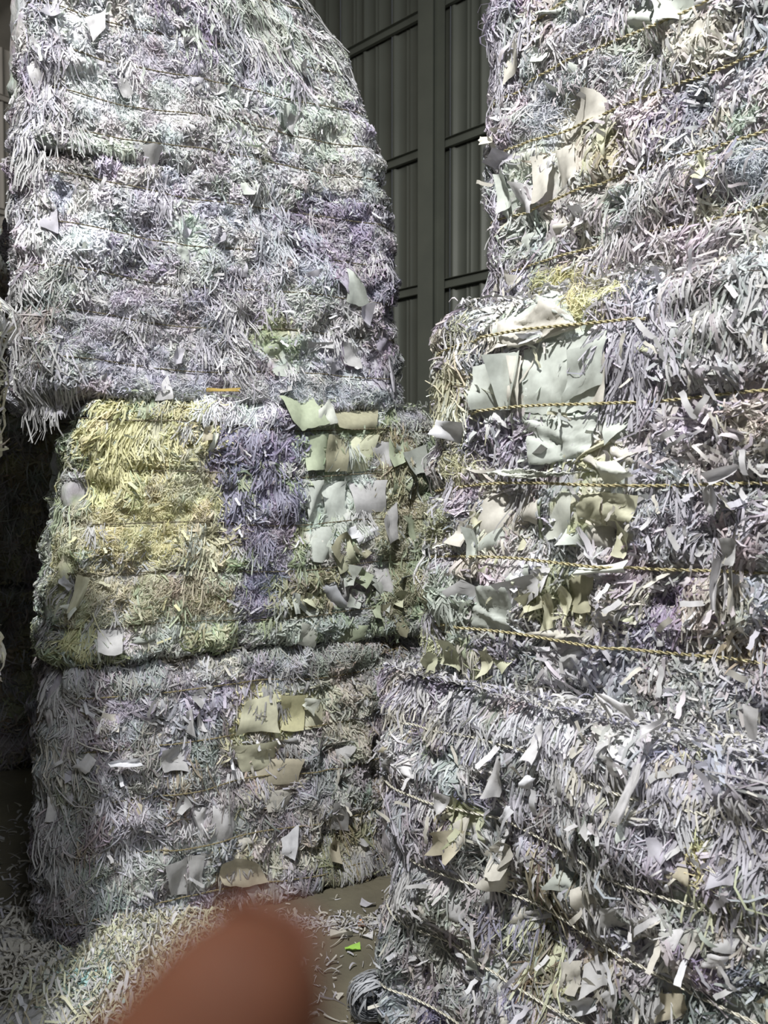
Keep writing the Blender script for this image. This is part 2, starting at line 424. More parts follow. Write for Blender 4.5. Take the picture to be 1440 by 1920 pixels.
# --- individual sheets
def sheet_obj(b, root, quad, col, lift=.014, fold=.016, curl=.02, n=7, name='paper_sheet', seed=0, label=None):
    rng = np.random.default_rng(seed + 1000)
    uv = np.array([b.pix(x, y, lift)[:2] for x, y in quad])          # corners on the bale's face
    s_, t_ = np.meshgrid(np.linspace(0, 1, n), np.linspace(0, 1, n))
    s_, t_ = s_.ravel(), t_.ravel()
    g = ((1 - s_) * (1 - t_))[:, None] * uv[0] + (s_ * (1 - t_))[:, None] * uv[1] + (s_ * t_)[:, None] * uv[2] + ((1 - s_) * t_)[:, None] * uv[3]
    size = np.linalg.norm(uv[0] - uv[2])
    edge = np.minimum(np.minimum(s_, 1 - s_), np.minimum(t_, 1 - t_)) < .01
    bow = rng.normal(0, size * .032, (4, 2))
    g = g + bow[0] * (np.sin(s_ * math.pi) * (1 - t_))[:, None] + bow[1] * (np.sin(s_ * math.pi) * t_)[:, None] + bow[2] * (np.sin(t_ * math.pi) * s_)[:, None] + bow[3] * (np.sin(t_ * math.pi) * (1 - s_))[:, None]
    g = g + rng.normal(0, size * .006, g.shape)
    p, nn = b.surf(g[:, 0], g[:, 1], detail=False)
    # large flat paper bridges the lumps: blend to best plane
    A = np.c_[g, np.ones(len(g))]; X, *_ = np.linalg.lstsq(A, p, rcond=None); flat = A @ X
    p = p * .35 + flat * .65
    d = np.einsum('ij,ij->i', flat - p, nn)
    h = np.zeros(len(g))
    for k in range(4):                                               # creases
        a = rng.uniform(0, math.pi); c = rng.uniform(.25, .75, 2)
        e = (s_ - c[0]) * math.cos(a) + (t_ - c[1]) * math.sin(a)
        h += rng.choice([-1, 1]) * np.abs(e) * fold * 1.6 * min(1, size / .08)
    for k in range(3 if n > 8 else 1):                               # sharp pressed creases
        a = rng.uniform(0, math.pi); c = rng.uniform(.3, .7, 2); e = (s_ - c[0]) * math.cos(a) + (t_ - c[1]) * math.sin(a)
        h += rng.choice([-1, 1]) * .0075 * min(1, size / .1) * np.clip(1 - np.abs(e) / .11, 0, 1)
        h += rng.choice([-1, 1]) * .010 * min(1, size / .1) * np.clip(e * 3, 0, .5)
    cr = rng.uniform(0, 2 * math.pi); e = (s_ - .5) * math.cos(cr) + (t_ - .5) * math.sin(cr)
    h += curl * np.clip(e, 0, 1) ** 2 * 2.2 * min(1, size / .08)
    h = h + np.where(edge, -.006, 0) * (rng.random() < .7)
    h = h - h.min() * .3 + rng.normal(0, .0008, len(h))
    V = p + nn * (lift + h)[:, None]
    base = (np.arange(n - 1)[:, None] * n + np.arange(n - 1)[None]).ravel()
    Fq = np.stack([base + n, base + n + 1, base + 1, base], -1)
    me = mesh_from(name, V, Fq, mat=M_SHEET)
    o = link(name, me, root, color=np.clip(np.array(PAL[col]) * rng.uniform(.92, 1.06), 0, .92))
    if label: o['label'] = label
    return o

def strip_meshes():
    out = []
    rng = np.random.default_rng(5)
    for i in range(8):
        n = 8; t = np.linspace(0, 1, n); L = .07; w = .0095
        a = np.cumsum(rng.normal(0, .38, n)) ; a -= a[0]
        x = np.cumsum(np.cos(a * .7)) * L / n; zc = np.cumsum(np.sin(a * .7)) * L / n
        yb = np.cumsum(rng.normal(0, .2, n)) * L / n
        zc -= zc.min()
        P = np.stack([x - x.mean(), yb, zc], -1)[None]
        Wd = np.stack([np.zeros(n), np.cos(t * rng.uniform(-1, 1)), np.sin(t * rng.uniform(-1.4, 1.4))], -1)[None]
        V, Q = ribbons(P, None, nrm(Wd), np.full((1, n), w) * rng.uniform(.7, 1.3))
        out.append(mesh_from('paper_strip', V, Q, mat=M_SHEET))
    return out
STRIPS = strip_meshes()

def loose_strips(b, root, n, px0, px1, rng, cols, smin=.7, smax=1.5, curl_out=.6):
    for i in range(n):
        x = rng.uniform(*px0); y = rng.uniform(*px1)
        u, z, t = b.pix(x, y)
        if not (b.z0 + .02 < z < b.z1 - .01 and 0 < u < b.W): continue
        if b.ropedist(np.array([u]), np.array([z]))[0] < .02: continue
        p, nn = b.surf(np.array([u]), np.array([z])); p = p[0]; nn = nn[0]
        a = -math.pi / 2 + rng.normal(0, .6) if rng.random() < .6 else rng.uniform(0, 6.28)
        tx = b.T * math.cos(a) + np.array([0, 0, 1.]) * math.sin(a) + nn * rng.normal(0, .3); tx = nrm(tx)
        ny = nrm(np.cross(nn, tx)); nz = np.cross(tx, ny)
        sc = rng.uniform(smin, smax)
        M = Matrix(((tx[0], ny[0], nz[0], 0), (tx[1], ny[1], nz[1], 0), (tx[2], ny[2], nz[2], 0), (0, 0, 0, 1)))
        M = Matrix.Translation(Vector(p + nn * rng.uniform(.008, .018))) @ M @ Matrix.Scale(sc, 4)
        o = link('paper_strip', STRIPS[rng.integers(len(STRIPS))], root, color=np.clip(np.array(PAL[cols[rng.integers(len(cols))]]) * rng.uniform(.95, 1.12), 0, .92))
        o.matrix_basis = M

def build_bale(key, label, n, qlo=-.55, qhi=None, K=4, rope=(.0042, .006, None), rope_vis=None, dq=.022, scale=1.0, auto_t=26):
    b = B[key]
    base = np.array([b.center[0], b.center[1], b.z0])
    root = empty('paper_bale', base, label, 'bale', 'strapped bales of shredded paper')
    rng = np.random.default_rng(b.seed * 17 + 1)
    qhi = b.W + .12 if qhi is None else qhi
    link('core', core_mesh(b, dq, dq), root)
    V, Q, cols = strands(b, n, rng, qlo, qhi, K, scale)
    # shreds lying flat on the bale's top
    nc = 5200 if key == 'C' else 900; K2 = 4; t2 = np.linspace(0, 1, K2)
    fr = rng.uniform(0, 1, nc) ** 1.3
    Lq = float(np.interp(b.z1, *zip(*b.Lp))); Rq = float(np.interp(b.z1, *zip(*b.Rp)))
    cu = rng.uniform(Lq + .05, b.W - Rq - .05, nc); cw = .0 + fr * .45
    aa = rng.uniform(0, 6.28, nc); Ls = .045 * np.exp(rng.normal(0, .35, nc)); an = aa[:, None] + rng.normal(0, 14, nc)[:, None] * Ls[:, None] * t2[None]
    U = cu[:, None] + np.cumsum(np.cos(an) * Ls[:, None] / K2, 1); Wq = np.maximum(cw[:, None] + np.cumsum(np.sin(an) * Ls[:, None] / K2, 1), -.01)
    Pc = b.O + U[..., None] * b.T - Wq[..., None] * b.N
    Pc[..., 2] = b.z1 + .012 + rng.uniform(0, .014, nc)[:, None] + np.abs(rng.normal(0, .010, nc))[:, None] * np.sin(t2 * math.pi)[None]
    tg = nrm(np.gradient(Pc, axis=1)); up = np.array([0, 0, 1.]); Bc = nrm(np.cross(np.broadcast_to(up, tg.shape), tg)); rl = rng.normal(0, .6, (nc, 1))
    Vc_, Qc_ = ribbons(Pc, None, Bc * np.cos(rl)[..., None] + up * np.sin(rl)[..., None], np.repeat(rng.uniform(.0035, .009, nc)[:, None], K2, 1))
    cc_ = np.array([PAL[d[0]] for d in b.default])[rng.integers(0, len(b.default), nc)]; cc_ = np.clip(cc_ * (1 + rng.normal(0, .08, (nc, 1))), 0, .92)
    Q = np.vstack([Q, Qc_ + len(V)]); V = np.vstack([V, Vc_]); cols = np.vstack([cols, np.repeat(cc_, K2 * 2, 0)])
    rows = [(b.pix(x, y)[0], b.pix(x, y)[1], l, c, col) for (x, y, l, c, col) in TASSELS.get(key, [])]
    names = [d[0] for d in b.default]
    for i in range(auto_t):
        rows.append((rng.uniform(max(qlo, -.3), qhi - .1), rng.uniform(b.z0 + .12, b.z1), rng.uniform(.06, .15), int(rng.integers(10, 34)), names[rng.integers(len(names))]))
    if key == 'C':                                       # long strips spilling from the joint under the bulging bale
        for i in range(34):
            x = rng.uniform(730, 1440); u = b.pix(x, 1300 + (x - 720) * .14)[0]
            rows.append((u, rng.uniform(1.06, 1.125), rng.uniform(.05, .13), int(rng.integers(24, 46)), ['bw', 'lav', 'white', 'grey', 'lav', 'cream'][rng.integers(6)]))
    if rows:
        V2, Q2, c2 = tassels(b, rows, rng)
        Q = np.vstack([Q, Q2 + len(V)]); V = np.vstack([V, V2]); cols = np.vstack([cols, c2])
    o = link('shredded_paper', mesh_from('shredded_paper', V, Q, cols, mat=M_SHRED), root, kind='stuff')
    rad, off, mat = rope
    for i, zr in enumerate(b.ropes):
        link('rope', rope_mesh(b, zr, rad, off, mat or M_ROPE, vis=rope_vis or (qlo, qhi)), root)
    return root

# ------------------------------------------------------------------ the hall
WT = np.array([.743, -.669, 0.]); WN = np.array([-.669, -.743, 0.]); WP = np.array([.54, 8.6, 0.])
HALL_H = 9.5
WROT = math.atan2(WT[1], WT[0])
def hall(u, v, z): return WP + WT * u + WN * v + np.array([0, 0, z])
M_WALL = simple_mat('dark_painted_sheet', (.16, .17, .14), .5, .1, noise=((.13, .14, .115), 1.2))
M_WALLL = simple_mat('grey_painted_sheet', (.36, .34, .31), .6, 0, noise=((.30, .285, .26), 1.5))
M_STEEL = simple_mat('dark_steel', (.15, .16, .13), .5, .1, noise=((.13, .14, .115), 3))
M_FLOOR = simple_mat('damp_concrete', (.175, .16, .115), .45, 0, noise=((.125, .115, .085), 3.5), bump=.35, bscale=30)

def bm_obj(name, bm, mat, parent=None, kind=None, label=None):
    me = bpy.data.meshes.new(name); bm.to_mesh(me); bm.free(); me.materials.append(mat)
    o = link(name, me, parent, kind)
    if label: o['label'] = label
    return o
def add_box(bm, lo, hi):
    vs = [bm.verts.new((x, y, z)) for x in (lo[0], hi[0]) for y in (lo[1], hi[1]) for z in (lo[2], hi[2])]
    for f in ((0, 1, 3, 2), (4, 6, 7, 5), (0, 4, 5, 1), (2, 3, 7, 6), (0, 2, 6, 4), (1, 5, 7, 3)): bm.faces.new([vs[i] for i in f])

fl = bmesh.new(); n = 60
gx = np.linspace(-12, 16, n); gy = np.linspace(-8, 18, n)
fv = [[fl.verts.new((x, y, 0.0)) for x in gx] for y in gy]
for i in range(n - 1):
    for j in range(n - 1): fl.faces.new((fv[i][j], fv[i][j + 1], fv[i + 1][j + 1], fv[i + 1][j]))
bm_obj('floor', fl, M_FLOOR, kind='structure')

def panel_mesh(wd, h, mat):
    """one trapezoid-ribbed sheet, ribs proud of the pan, in local x (along) and y (towards the room)"""
    prof = []
    def rib(c, hw, top, d): prof.extend([(c - hw, 0), (c - top, d), (c + top, d), (c + hw, 0)])
    prof.append((0, 0)); rib(.05, .035, .018, .032)
    for k in (.27, .33): rib(wd * k, .012, .006, .006)
    rib(wd * .5, .03, .015, .028)
    for k in (.70, .76): rib(wd * k, .012, .006, .006)
    prof.append((wd - .006, 0)); prof.append((wd - .003, .006))
    V = [(x, -y, z) for z in (0, h) for x, y in prof]
    m = len(prof); Fq = np.array([(i, i + 1, i + 1 + m, i + m) for i in range(m - 1)])
    return mesh_from('wall_panel', np.array(V), Fq, mat=mat)

def ribbed_wall(name, org, rot, length, h, mat, steel, column_at, girts, wd=.84):
    w_ = empty_struct(name, org, rot)
    me = panel_mesh(wd, h, mat)
    for i in range(int(length / wd)):
        o = bpy.data.objects.new('wall_panel', me); C.objects.link(o); o.parent = w_; o.location = (i * wd, 0, 0)
    for cx in column_at:                                   # H section: two flanges and a web
        bm = bmesh.new()
        add_box(bm, (cx - .10, -.30, 0), (cx + .10, -.288, h)); add_box(bm, (cx - .10, -.10, 0), (cx + .10, -.088, h)); add_box(bm, (cx - .005, -.29, 0), (cx + .005, -.09, h))
        bm_local('column', bm, steel, w_)
    for gz in girts:                                       # C section girts
        bm = bmesh.new()
        add_box(bm, (0, -.085, gz - .05), (length, -.035, gz - .045)); add_box(bm, (0, -.085, gz + .05), (length, -.035, gz + .055)); add_box(bm, (0, -.042, gz - .05), (length, -.035, gz + .05))
        bm_local('girt', bm, steel, w_)
    return w_
def empty_struct(name, org, rot):
    o = bpy.data.objects.new(name, None); C.objects.link(o); o.location = org; o.rotation_euler = (0, 0, rot); o['kind'] = 'structure'; return o
def bm_local(name, bm, mat, parent):
    me = bpy.data.meshes.new(name); bm.to_mesh(me); bm.free(); me.materials.append(mat)
    o = bpy.data.objects.new(name, me); C.objects.link(o); o.parent = parent; return o

ribbed_wall('wall_back', hall(-9, 0, 0), WROT, 22, HALL_H, M_WALL, M_STEEL, [3.1, 9.13, 15.2], [.95, 2.45, 3.9, 5.4, 6.9, 8.4])
ribbed_wall('wall_left', hall(-9, 14, 0), WROT + math.pi / 2, 14, HALL_H, M_WALLL, M_WALLL, [4.0, 10.0], [2.0, 4.2, 6.6, 8.6])
ribbed_wall('wall_right', hall(13, 0, 0), WROT - math.pi / 2, 14, HALL_H, M_WALL, M_STEEL, [4.0, 10.0], [2.0, 4.2, 6.6, 8.6])
bm = bmesh.new(); add_box(bm, (0, -14, HALL_H), (22, 0, HALL_H + .05))
for k in range(11): add_box(bm, (0, -13.6 + k * 1.3, HALL_H - .16), (22, -13.54 + k * 1.3, HALL_H))
ce = bm_obj('ceiling', bm, M_WALLL, kind='structure'); ce.location = hall(-9, 0, 0); ce.rotation_euler = (0, 0, WROT)

TLa = math.radians(64)
PL = (-.667, 3.0)
B = {}
B['LL'] = Bale(1, PL, TLa, -.60, 1.66, 1.1, 0.0, 1.045, [.09, .30, .52, .71, .91], r=.12, bulge=.013, lump=.038)
B['LM'] = Bale(2, PL, TLa, -.56, 1.58, 1.1, 1.045, 2.03, [1.175, 1.37, 1.555, 1.75, 1.94], r=.13, Lp=[(1.045, -.03), (1.6, .03), (1.85, .05), (2.03, .13)], rt=.07)
B['U1'] = Bale(3, PL, TLa, -.66, 1.49, 1.1, 2.02, 2.91, [2.16, 2.33, 2.48, 2.64, 2.82], r=.12, rt=.03, off=-.03, Rp=[(2.02, -.03), (2.4, .0), (2.91, .03)], lump=.04)
B['U2'] = Bale(4, PL, TLa, -.66, 1.49, 1.1, 2.91, 3.86, [3.0, 3.13, 3.27, 3.41, 3.62], r=.12, off=-.03, Rp=[(2.91, .04), (3.15, .08), (3.33, .12), (3.5, .24), (3.6, .33), (3.72, .48), (3.86, .66)], Lp=[(2.91, 0), (3.3, .0), (3.5, .02), (3.7, .06), (3.86, .2)], lump=.045, rt=.16, rb=.02)
B['C'] = Bale(5, (-.017, 2.40), math.radians(180 - 41.4), 0.0, 1.75, 1.1, 0.0, 1.12, [.16, .385, .60, .80, 1.0], r=.11, bulge=.022, lump=.048, rt=.05)
B['M'] = Bale(6, (.271, 2.17), math.radians(180 - 50), -.17, 1.7, 1.1, 1.12, 2.20, [1.29, 1.49, 1.69, 1.89, 2.09], r=.11, Lp=[(1.12, -.06), (1.35, -.05), (1.7, .0), (2.2, .02)], bulge=.026, off=.0)
B['T'] = Bale(8, (.46, 2.50), math.radians(180 - 40), -.20, 1.8, 1.1, 2.20, 3.36, [2.40, 2.58, 2.78, 2.97, 3.15], r=.10, Lp=[(2.2, -.06), (2.5, .0), (3.36, -.01)], lump=.03)
for k_ in ('M', 'C', 'T'): B[k_].clear = .019
for k_ in ('U1', 'U2', 'LM', 'LL'): B[k_].clear = .0155
B['C'].clear = .026
B['M'].rope_over = [(B['M'].pix(880, 800)[0], B['M'].pix(1200, 800)[0], .034)]
B['T'].rope_over = [(B['T'].pix(980, 300)[0], B['T'].pix(1120, 300)[0], .010)]
B['LM'].rope_over = [(B['LM'].pix(560, 900)[0], B['LM'].pix(740, 900)[0], .012)]
B['LL'].rope_over = [(B['LL'].pix(300, 1400)[0], B['LL'].pix(620, 1400)[0], .012)]
# neighbours at the left; the unseen upper near pair is added for shade
B['N1'] = Bale(11, (-2.75, 1.15), math.radians(90), 0, 1.60, 1.05, 0.0, 1.12, [.2, .4, .6, .8, 1.0], r=.10)
B['N2'] = Bale(12, (-2.75, 1.15), math.radians(90), 0, 1.66, 1.05, 1.12, 2.24, [1.3, 1.5, 1.7, 1.9, 2.08], r=.10, Rp=[(1.12, -.01), (1.3, .0), (1.4, .05), (1.7, .04), (1.8, -.04), (2.15, -.05), (2.24, .0)])
B['N3'] = Bale(16, (-2.99, 1.15), math.radians(90), 0, 1.60, 1.05, 2.24, 3.3, [2.4, 2.6, 2.8, 3.0, 3.15], r=.10)  # unseen, added to block the key light from the gap behind
B['N4'] = Bale(17, (-2.99, 1.15), math.radians(90), 0, 1.60, 1.05, 3.3, 4.35, [3.45, 3.65, 3.85, 4.05, 4.2], r=.10)  # unseen too, stacked up so the shadow covers the back bales
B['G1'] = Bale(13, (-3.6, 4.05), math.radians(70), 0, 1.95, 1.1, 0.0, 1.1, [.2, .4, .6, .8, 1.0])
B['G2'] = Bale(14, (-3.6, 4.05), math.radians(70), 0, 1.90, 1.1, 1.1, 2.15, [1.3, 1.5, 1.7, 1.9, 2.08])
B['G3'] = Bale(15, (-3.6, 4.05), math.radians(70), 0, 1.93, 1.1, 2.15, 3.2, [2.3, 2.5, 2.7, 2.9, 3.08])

# ------------------------------------------------------------------ paper colours and textures across each bale (x, y, rx, ry, colour, mode)
D_ = lambda *a: [tuple(x) for x in a]
B['LL'].default = D_(('grey', 'shred', 2.2), ('lav', 'strip', 1.5), ('dgrey', 'hang', 3.2), ('white', 'strip', .4), ('dgrey', 'crumb', 1.5), ('brown', 'strip', .6), ('cream', 'shred', 1))  # dark greys weighted up: this bale's shade is partly in its colours
B['LM'].default = D_(('gw', 'shred', 2), ('grey', 'fine', 1), ('green', 'strip', 1))
B['U1'].default = D_(('lav', 'crumb', 3), ('white', 'crumb', 1.2), ('grey', 'fine', 1.2), ('grey', 'crumb', 1.6), ('dgrey', 'shred', .8), ('lav', 'shred', 1))
B['U2'].default = D_(('white', 'crumb', 1.4), ('grey', 'crumb', 2.4), ('lav', 'crumb', 2), ('gw', 'shred', .8), ('dgrey', 'shred', .8))
B['C'].default = D_(('lav', 'strip', 2.2), ('grey', 'shred', 2.6), ('white', 'shred', .7), ('cream', 'strip', .8), ('grey', 'wide', 1.3), ('dgrey', 'hang', 2.2), ('slate', 'fine', .8))  # dark grey mixed in to paint the dimmer light and dark hollows
B['M'].default = D_(('grey', 'strip', 1.4), ('grey', 'crumb', 1.4), ('lav', 'shred', 2.4), ('dgrey', 'shred', .8), ('cream', 'strip', 1), ('pink', 'strip', .8), ('white', 'wide', .8))
B['T'].default = D_(('pink', 'shred', 2), ('grey', 'strip', 2.2), ('lav', 'strip', 1.6), ('cream', 'strip', 1), ('gw', 'fine', .8))
for k in ('N1', 'N2', 'N3', 'N4'): B[k].default = D_(('cream', 'strip', 2), ('pyel', 'shred', 2), ('white', 'hang', 1))
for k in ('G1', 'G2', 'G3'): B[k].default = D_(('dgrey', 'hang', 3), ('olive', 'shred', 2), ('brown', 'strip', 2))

def patches(key, rows):
    for r in rows: B[key].add_patch(*r)
patches('U2', [(170, 40, 60, 45, 'white', 'sheet'), (150, 110, 60, 30, 'white', 'flat'), (170, 190, 80, 40, 'white', 'flat'), (560, 60, 120, 60, 'gw', 'hang'), (60, 130, 45, 110, 'lav', 'hang'),
    (430, 60, 90, 50, 'purple', 'shred'), (540, 130, 100, 40, 'lav', 'hang'), (600, 190, 70, 35, 'gw', 'sheet'), (300, 200, 130, 40, 'white', 'fine'), (350, 110, 120, 40, 'lav', 'fine'), (450, 240, 60, 25, 'gw', 'strip'), (640, 240, 90, 40, 'gw', 'flat')])
patches('U1', [(560, 330, 170, 55, 'gw', 'flat'), (400, 300, 90, 22, 'tan', 'fine'), (340, 285, 40, 20, 'green', 'hang'), (60, 400, 50, 110, 'white', 'strip'), (70, 610, 60, 120, 'dgrey', 'hang'),
    (510, 430, 40, 100, 'blue', 'hang'), (590, 480, 40, 60, 'blue', 'hang'), (640, 430, 90, 90, 'purple', 'shred'), (710, 520, 50, 110, 'purple', 'shred'), (160, 390, 50, 40, 'white', 'flat'), (150, 450, 90, 50, 'bw', 'shred'),
    (345, 430, 35, 60, 'gw', 'sheet'), (150, 640, 80, 50, 'gw', 'fine'), (330, 540, 70, 30, 'white', 'flat'), (430, 580, 60, 70, 'lav', 'hang'), (540, 650, 60, 40, 'gw', 'sheet'), (650, 600, 60, 50, 'grey', 'strip'), (500, 620, 50, 40, 'green', 'sheet'),
    (660, 670, 60, 35, 'lav', 'sheet'), (720, 700, 50, 60, 'purple', 'sheet'), (230, 600, 120, 60, 'lav', 'fine'), (160, 720, 100, 25, 'lav', 'shred'), (450, 745, 140, 26, 'bw', 'curl'), (600, 740, 120, 22, 'blue', 'curl'), (300, 690, 150, 30, 'lav', 'fine'), (270, 480, 60, 40, 'purple', 'shred'), (580, 560, 60, 40, 'gw', 'shred')])
patches('LM', [(300, 770, 90, 40, 'pyel', 'hang'), (260, 850, 180, 120, 'yel', 'shred'), (170, 870, 60, 110, 'yel', 'strip'), (340, 930, 110, 90, 'pyel', 'fine'), (250, 1010, 200, 80, 'yel', 'fine'), (380, 1030, 80, 60, 'pyel', 'strip'),
    (270, 1120, 190, 60, 'pyel', 'fine'), (360, 1110, 80, 50, 'tan', 'fine'), (120, 1120, 60, 80, 'pyel', 'fine'), (110, 1010, 40, 120, 'pyel', 'curl'), (160, 1200, 40, 30, 'yel', 'hang'), (230, 1200, 50, 26, 'white', 'flat'), (310, 1190, 60, 25, 'gw', 'flat'), (400, 1195, 60, 26, 'pyel', 'strip'),
    (480, 835, 76, 90, 'slate', 'strip'), (505, 800, 60, 60, 'slate', 'strip'), (490, 950, 66, 90, 'slate', 'strip'), (500, 1050, 58, 100, 'purple', 'fine'), (495, 1120, 50, 50, 'slate', 'fine'), (430, 760, 90, 26, 'bw', 'hang'), (640, 840, 80, 60, 'green', 'sheet'), (640, 940, 70, 50, 'gw', 'sheet'), (600, 1020, 45, 40, 'gw', 'sheet'),
    (690, 960, 60, 90, 'gw', 'sheet'), (590, 1110, 60, 50, 'olive', 'strip'), (680, 1120, 60, 60, 'grey', 'sheet'), (760, 960, 50, 150, 'pyel', 'fine'), (750, 1100, 40, 80, 'olive', 'fine'), (650, 760, 110, 22, 'green', 'sheet'), (780, 780, 40, 30, 'blue', 'curl'), (600, 1190, 120, 30, 'gw', 'strip'), (740, 860, 50, 60, 'olive', 'hang')])
patches('LL', [(520, 1340, 95, 60, 'yel', 'sheet'), (470, 1420, 60, 40, 'pyel', 'strip'), (530, 1450, 70, 60, 'tan', 'sheet'), (640, 1250, 60, 38, 'gw', 'curl'), (540, 1260, 40, 32, 'blue', 'curl'), (210, 1250, 40, 25, 'blue', 'curl'), (360, 1265, 60, 26, 'white', 'flat'), (150, 1250, 90, 30, 'grey', 'shred'),
    (100, 1400, 60, 150, 'grey', 'hang'), (110, 1580, 70, 130, 'dgrey', 'hang'), (240, 1560, 70, 70, 'lav', 'hang'), (240, 1340, 40, 50, 'lav', 'curl'), (350, 1330, 70, 40, 'lav', 'wide'), (380, 1540, 70, 50, 'grey', 'sheet'), (350, 1650, 60, 50, 'grey', 'sheet'), (460, 1620, 60, 50, 'tan', 'sheet'), (620, 1520, 90, 80, 'grey', 'strip'),
    (650, 1340, 60, 70, 'cream', 'strip'), (620, 1640, 90, 60, 'dgrey', 'hang'), (260, 1640, 60, 50, 'gw', 'flat'), (400, 1450, 60, 40, 'grey', 'flat'), (650, 1600, 60, 60, 'olive', 'hang'), (540, 1600, 60, 50, 'cream', 'strip')])
patches('T', [(925, 60, 60, 80, 'lav', 'hang'), (940, 20, 60, 40, 'purple', 'spiky'), (1080, 120, 90, 70, 'blue', 'curl'), (1040, 190, 50, 60, 'blue', 'curl'), (1000, 260, 50, 40, 'blue', 'curl'), (1220, 20, 90, 40, 'gw', 'sheet'), (1190, 60, 60, 26, 'gw', 'strip'), (1230, 120, 70, 50, 'gw', 'fine'), (1320, 70, 60, 50, 'cream', 'strip'),
    (1030, 320, 60, 50, 'cream', 'sheet'), (1080, 220, 40, 60, 'cream', 'sheet'), (950, 340, 50, 70, 'gw', 'sheet'), (1190, 240, 50, 50, 'pink', 'strip'), (1280, 210, 70, 50, 'purple', 'shred'), (1130, 270, 30, 40, 'pyel', 'strip'), (1400, 330, 70, 60, 'blue', 'curl'), (1280, 340, 50, 60, 'pink', 'hang'), (1320, 320, 18, 40, 'pyel', 'hang'),
    (1020, 440, 40, 50, 'cream', 'sheet'), (960, 460, 60, 60, 'gw', 'strip'), (1130, 430, 30, 40, 'gw', 'hang'), (1200, 400, 60, 50, 'grey', 'hang'), (910, 440, 30, 60, 'lav', 'hang'), (930, 560, 70, 50, 'lav', 'hang'), (1070, 520, 80, 28, 'yel', 'curl'), (1320, 440, 120, 40, 'pink', 'spiky'), (1050, 480, 70, 20, 'pink', 'strip'), (1370, 150, 60, 50, 'lav', 'shred')])
patches('M', [(845, 640, 36, 40, 'pyel', 'curl'), (835, 720, 32, 70, 'pyel', 'hang'), (890, 730, 30, 60, 'grey', 'strip'), (1050, 690, 100, 100, 'gw', 'sheet'), (1050, 800, 90, 60, 'gw', 'sheet'), (980, 600, 90, 40, 'gw', 'sheet'), (1090, 560, 60, 40, 'yel', 'curl'), (1120, 590, 26, 25, 'pink', 'strip'),
    (910, 830, 60, 50, 'purple', 'shred'), (960, 850, 50, 40, 'lav', 'strip'), (840, 880, 40, 60, 'pyel', 'curl'), (820, 980, 45, 60, 'pyel', 'fine'), (850, 1110, 60, 50, 'gw', 'fine'), (800, 1120, 30, 90, 'pyel', 'curl'), (840, 1210, 70, 50, 'pyel', 'fine'), (880, 1150, 40, 60, 'gw', 'strip'), (940, 970, 60, 40, 'cream', 'sheet'),
    (980, 1030, 50, 22, 'pink', 'flat'), (1130, 970, 80, 60, 'pyel', 'sheet'), (945, 1130, 50, 50, 'gw', 'sheet'), (1060, 1120, 60, 60, 'pyel', 'strip'), (1170, 620, 40, 90, 'lav', 'hang'), (1200, 700, 60, 120, 'lav', 'hang'), (1290, 620, 60, 90, 'grey', 'hang'), (1390, 560, 60, 60, 'grey', 'hang'), (1290, 690, 90, 50, 'lav', 'wide'),
    (1150, 800, 40, 60, 'gw', 'sheet'), (1130, 860, 70, 40, 'pyel', 'sheet'), (1200, 840, 40, 60, 'pink', 'sheet'), (1280, 800, 40, 60, 'lav', 'shred'), (1400, 800, 60, 60, 'cream', 'shred'), (1260, 1000, 80, 60, 'lav', 'shred'), (1240, 950, 60, 30, 'blue', 'curl'), (1400, 970, 50, 40, 'lav', 'spiky'), (1250, 1170, 90, 80, 'purple', 'shred'),
    (1350, 1160, 60, 60, 'cream', 'strip'), (1000, 1240, 50, 40, 'lav', 'shred'), (1080, 1240, 60, 40, 'grey', 'sheet'), (1160, 1260, 60, 40, 'lav', 'wide'), (900, 1260, 40, 40, 'pyel', 'hang'), (1400, 1230, 60, 30, 'tan', 'wide')])
patches('C', [(770, 1340, 60, 50, 'purple', 'curl'), (850, 1320, 50, 50, 'lav', 'shred'), (795, 1390, 14, 30, 'green', 'fine'), (930, 1330, 60, 50, 'pink', 'strip'), (1020, 1330, 80, 60, 'bw', 'strip'), (1130, 1350, 90, 60, 'white', 'wide'), (740, 1420, 40, 40, 'white', 'strip'), (860, 1440, 70, 40, 'grey', 'strip'),
    (740, 1510, 50, 60, 'lav', 'hang'), (740, 1600, 60, 60, 'lav', 'hang'), (820, 1680, 130, 70, 'grey', 'flat'), (900, 1740, 90, 80, 'dgrey', 'flat'), (880, 1800, 60, 50, 'gw', 'flat'), (780, 1800, 60, 50, 'grey', 'flat'), (900, 1880, 90, 60, 'blue', 'flat'), (700, 1860, 60, 40, 'blue', 'strip'), (870, 1530, 50, 40, 'pyel', 'wide'),
    (1080, 1490, 60, 60, 'dgrey', 'hang'), (1000, 1500, 50, 60, 'dgrey', 'hang'), (1290, 1400, 40, 40, 'pyel', 'curl'), (1310, 1600, 32, 66, 'yel', 'curl'), (1390, 1690, 30, 70, 'pyel', 'hang'), (1005, 1760, 30, 160, 'brown', 'hang'), (1100, 1600, 70, 70, 'dgrey', 'hang'), (1050, 1640, 60, 60, 'gw', 'sheet'), (1120, 1690, 60, 60, 'cream', 'sheet'), (1100, 1800, 70, 50, 'tan', 'sheet'), (1060, 1860, 40, 40, 'pyel', 'sheet'),
    (1260, 1540, 50, 40, 'lav', 'curl'), (1200, 1740, 60, 60, 'white', 'spiky'), (1230, 1780, 90, 60, 'white', 'wide'), (1330, 1780, 60, 60, 'grey', 'sheet'), (1250, 1890, 40, 30, 'tan', 'sheet'), (1400, 1620, 40, 60, 'lav', 'hang'), (1350, 1480, 60, 40, 'lav', 'wide'), (1200, 1580, 60, 50, 'lav', 'hang')])
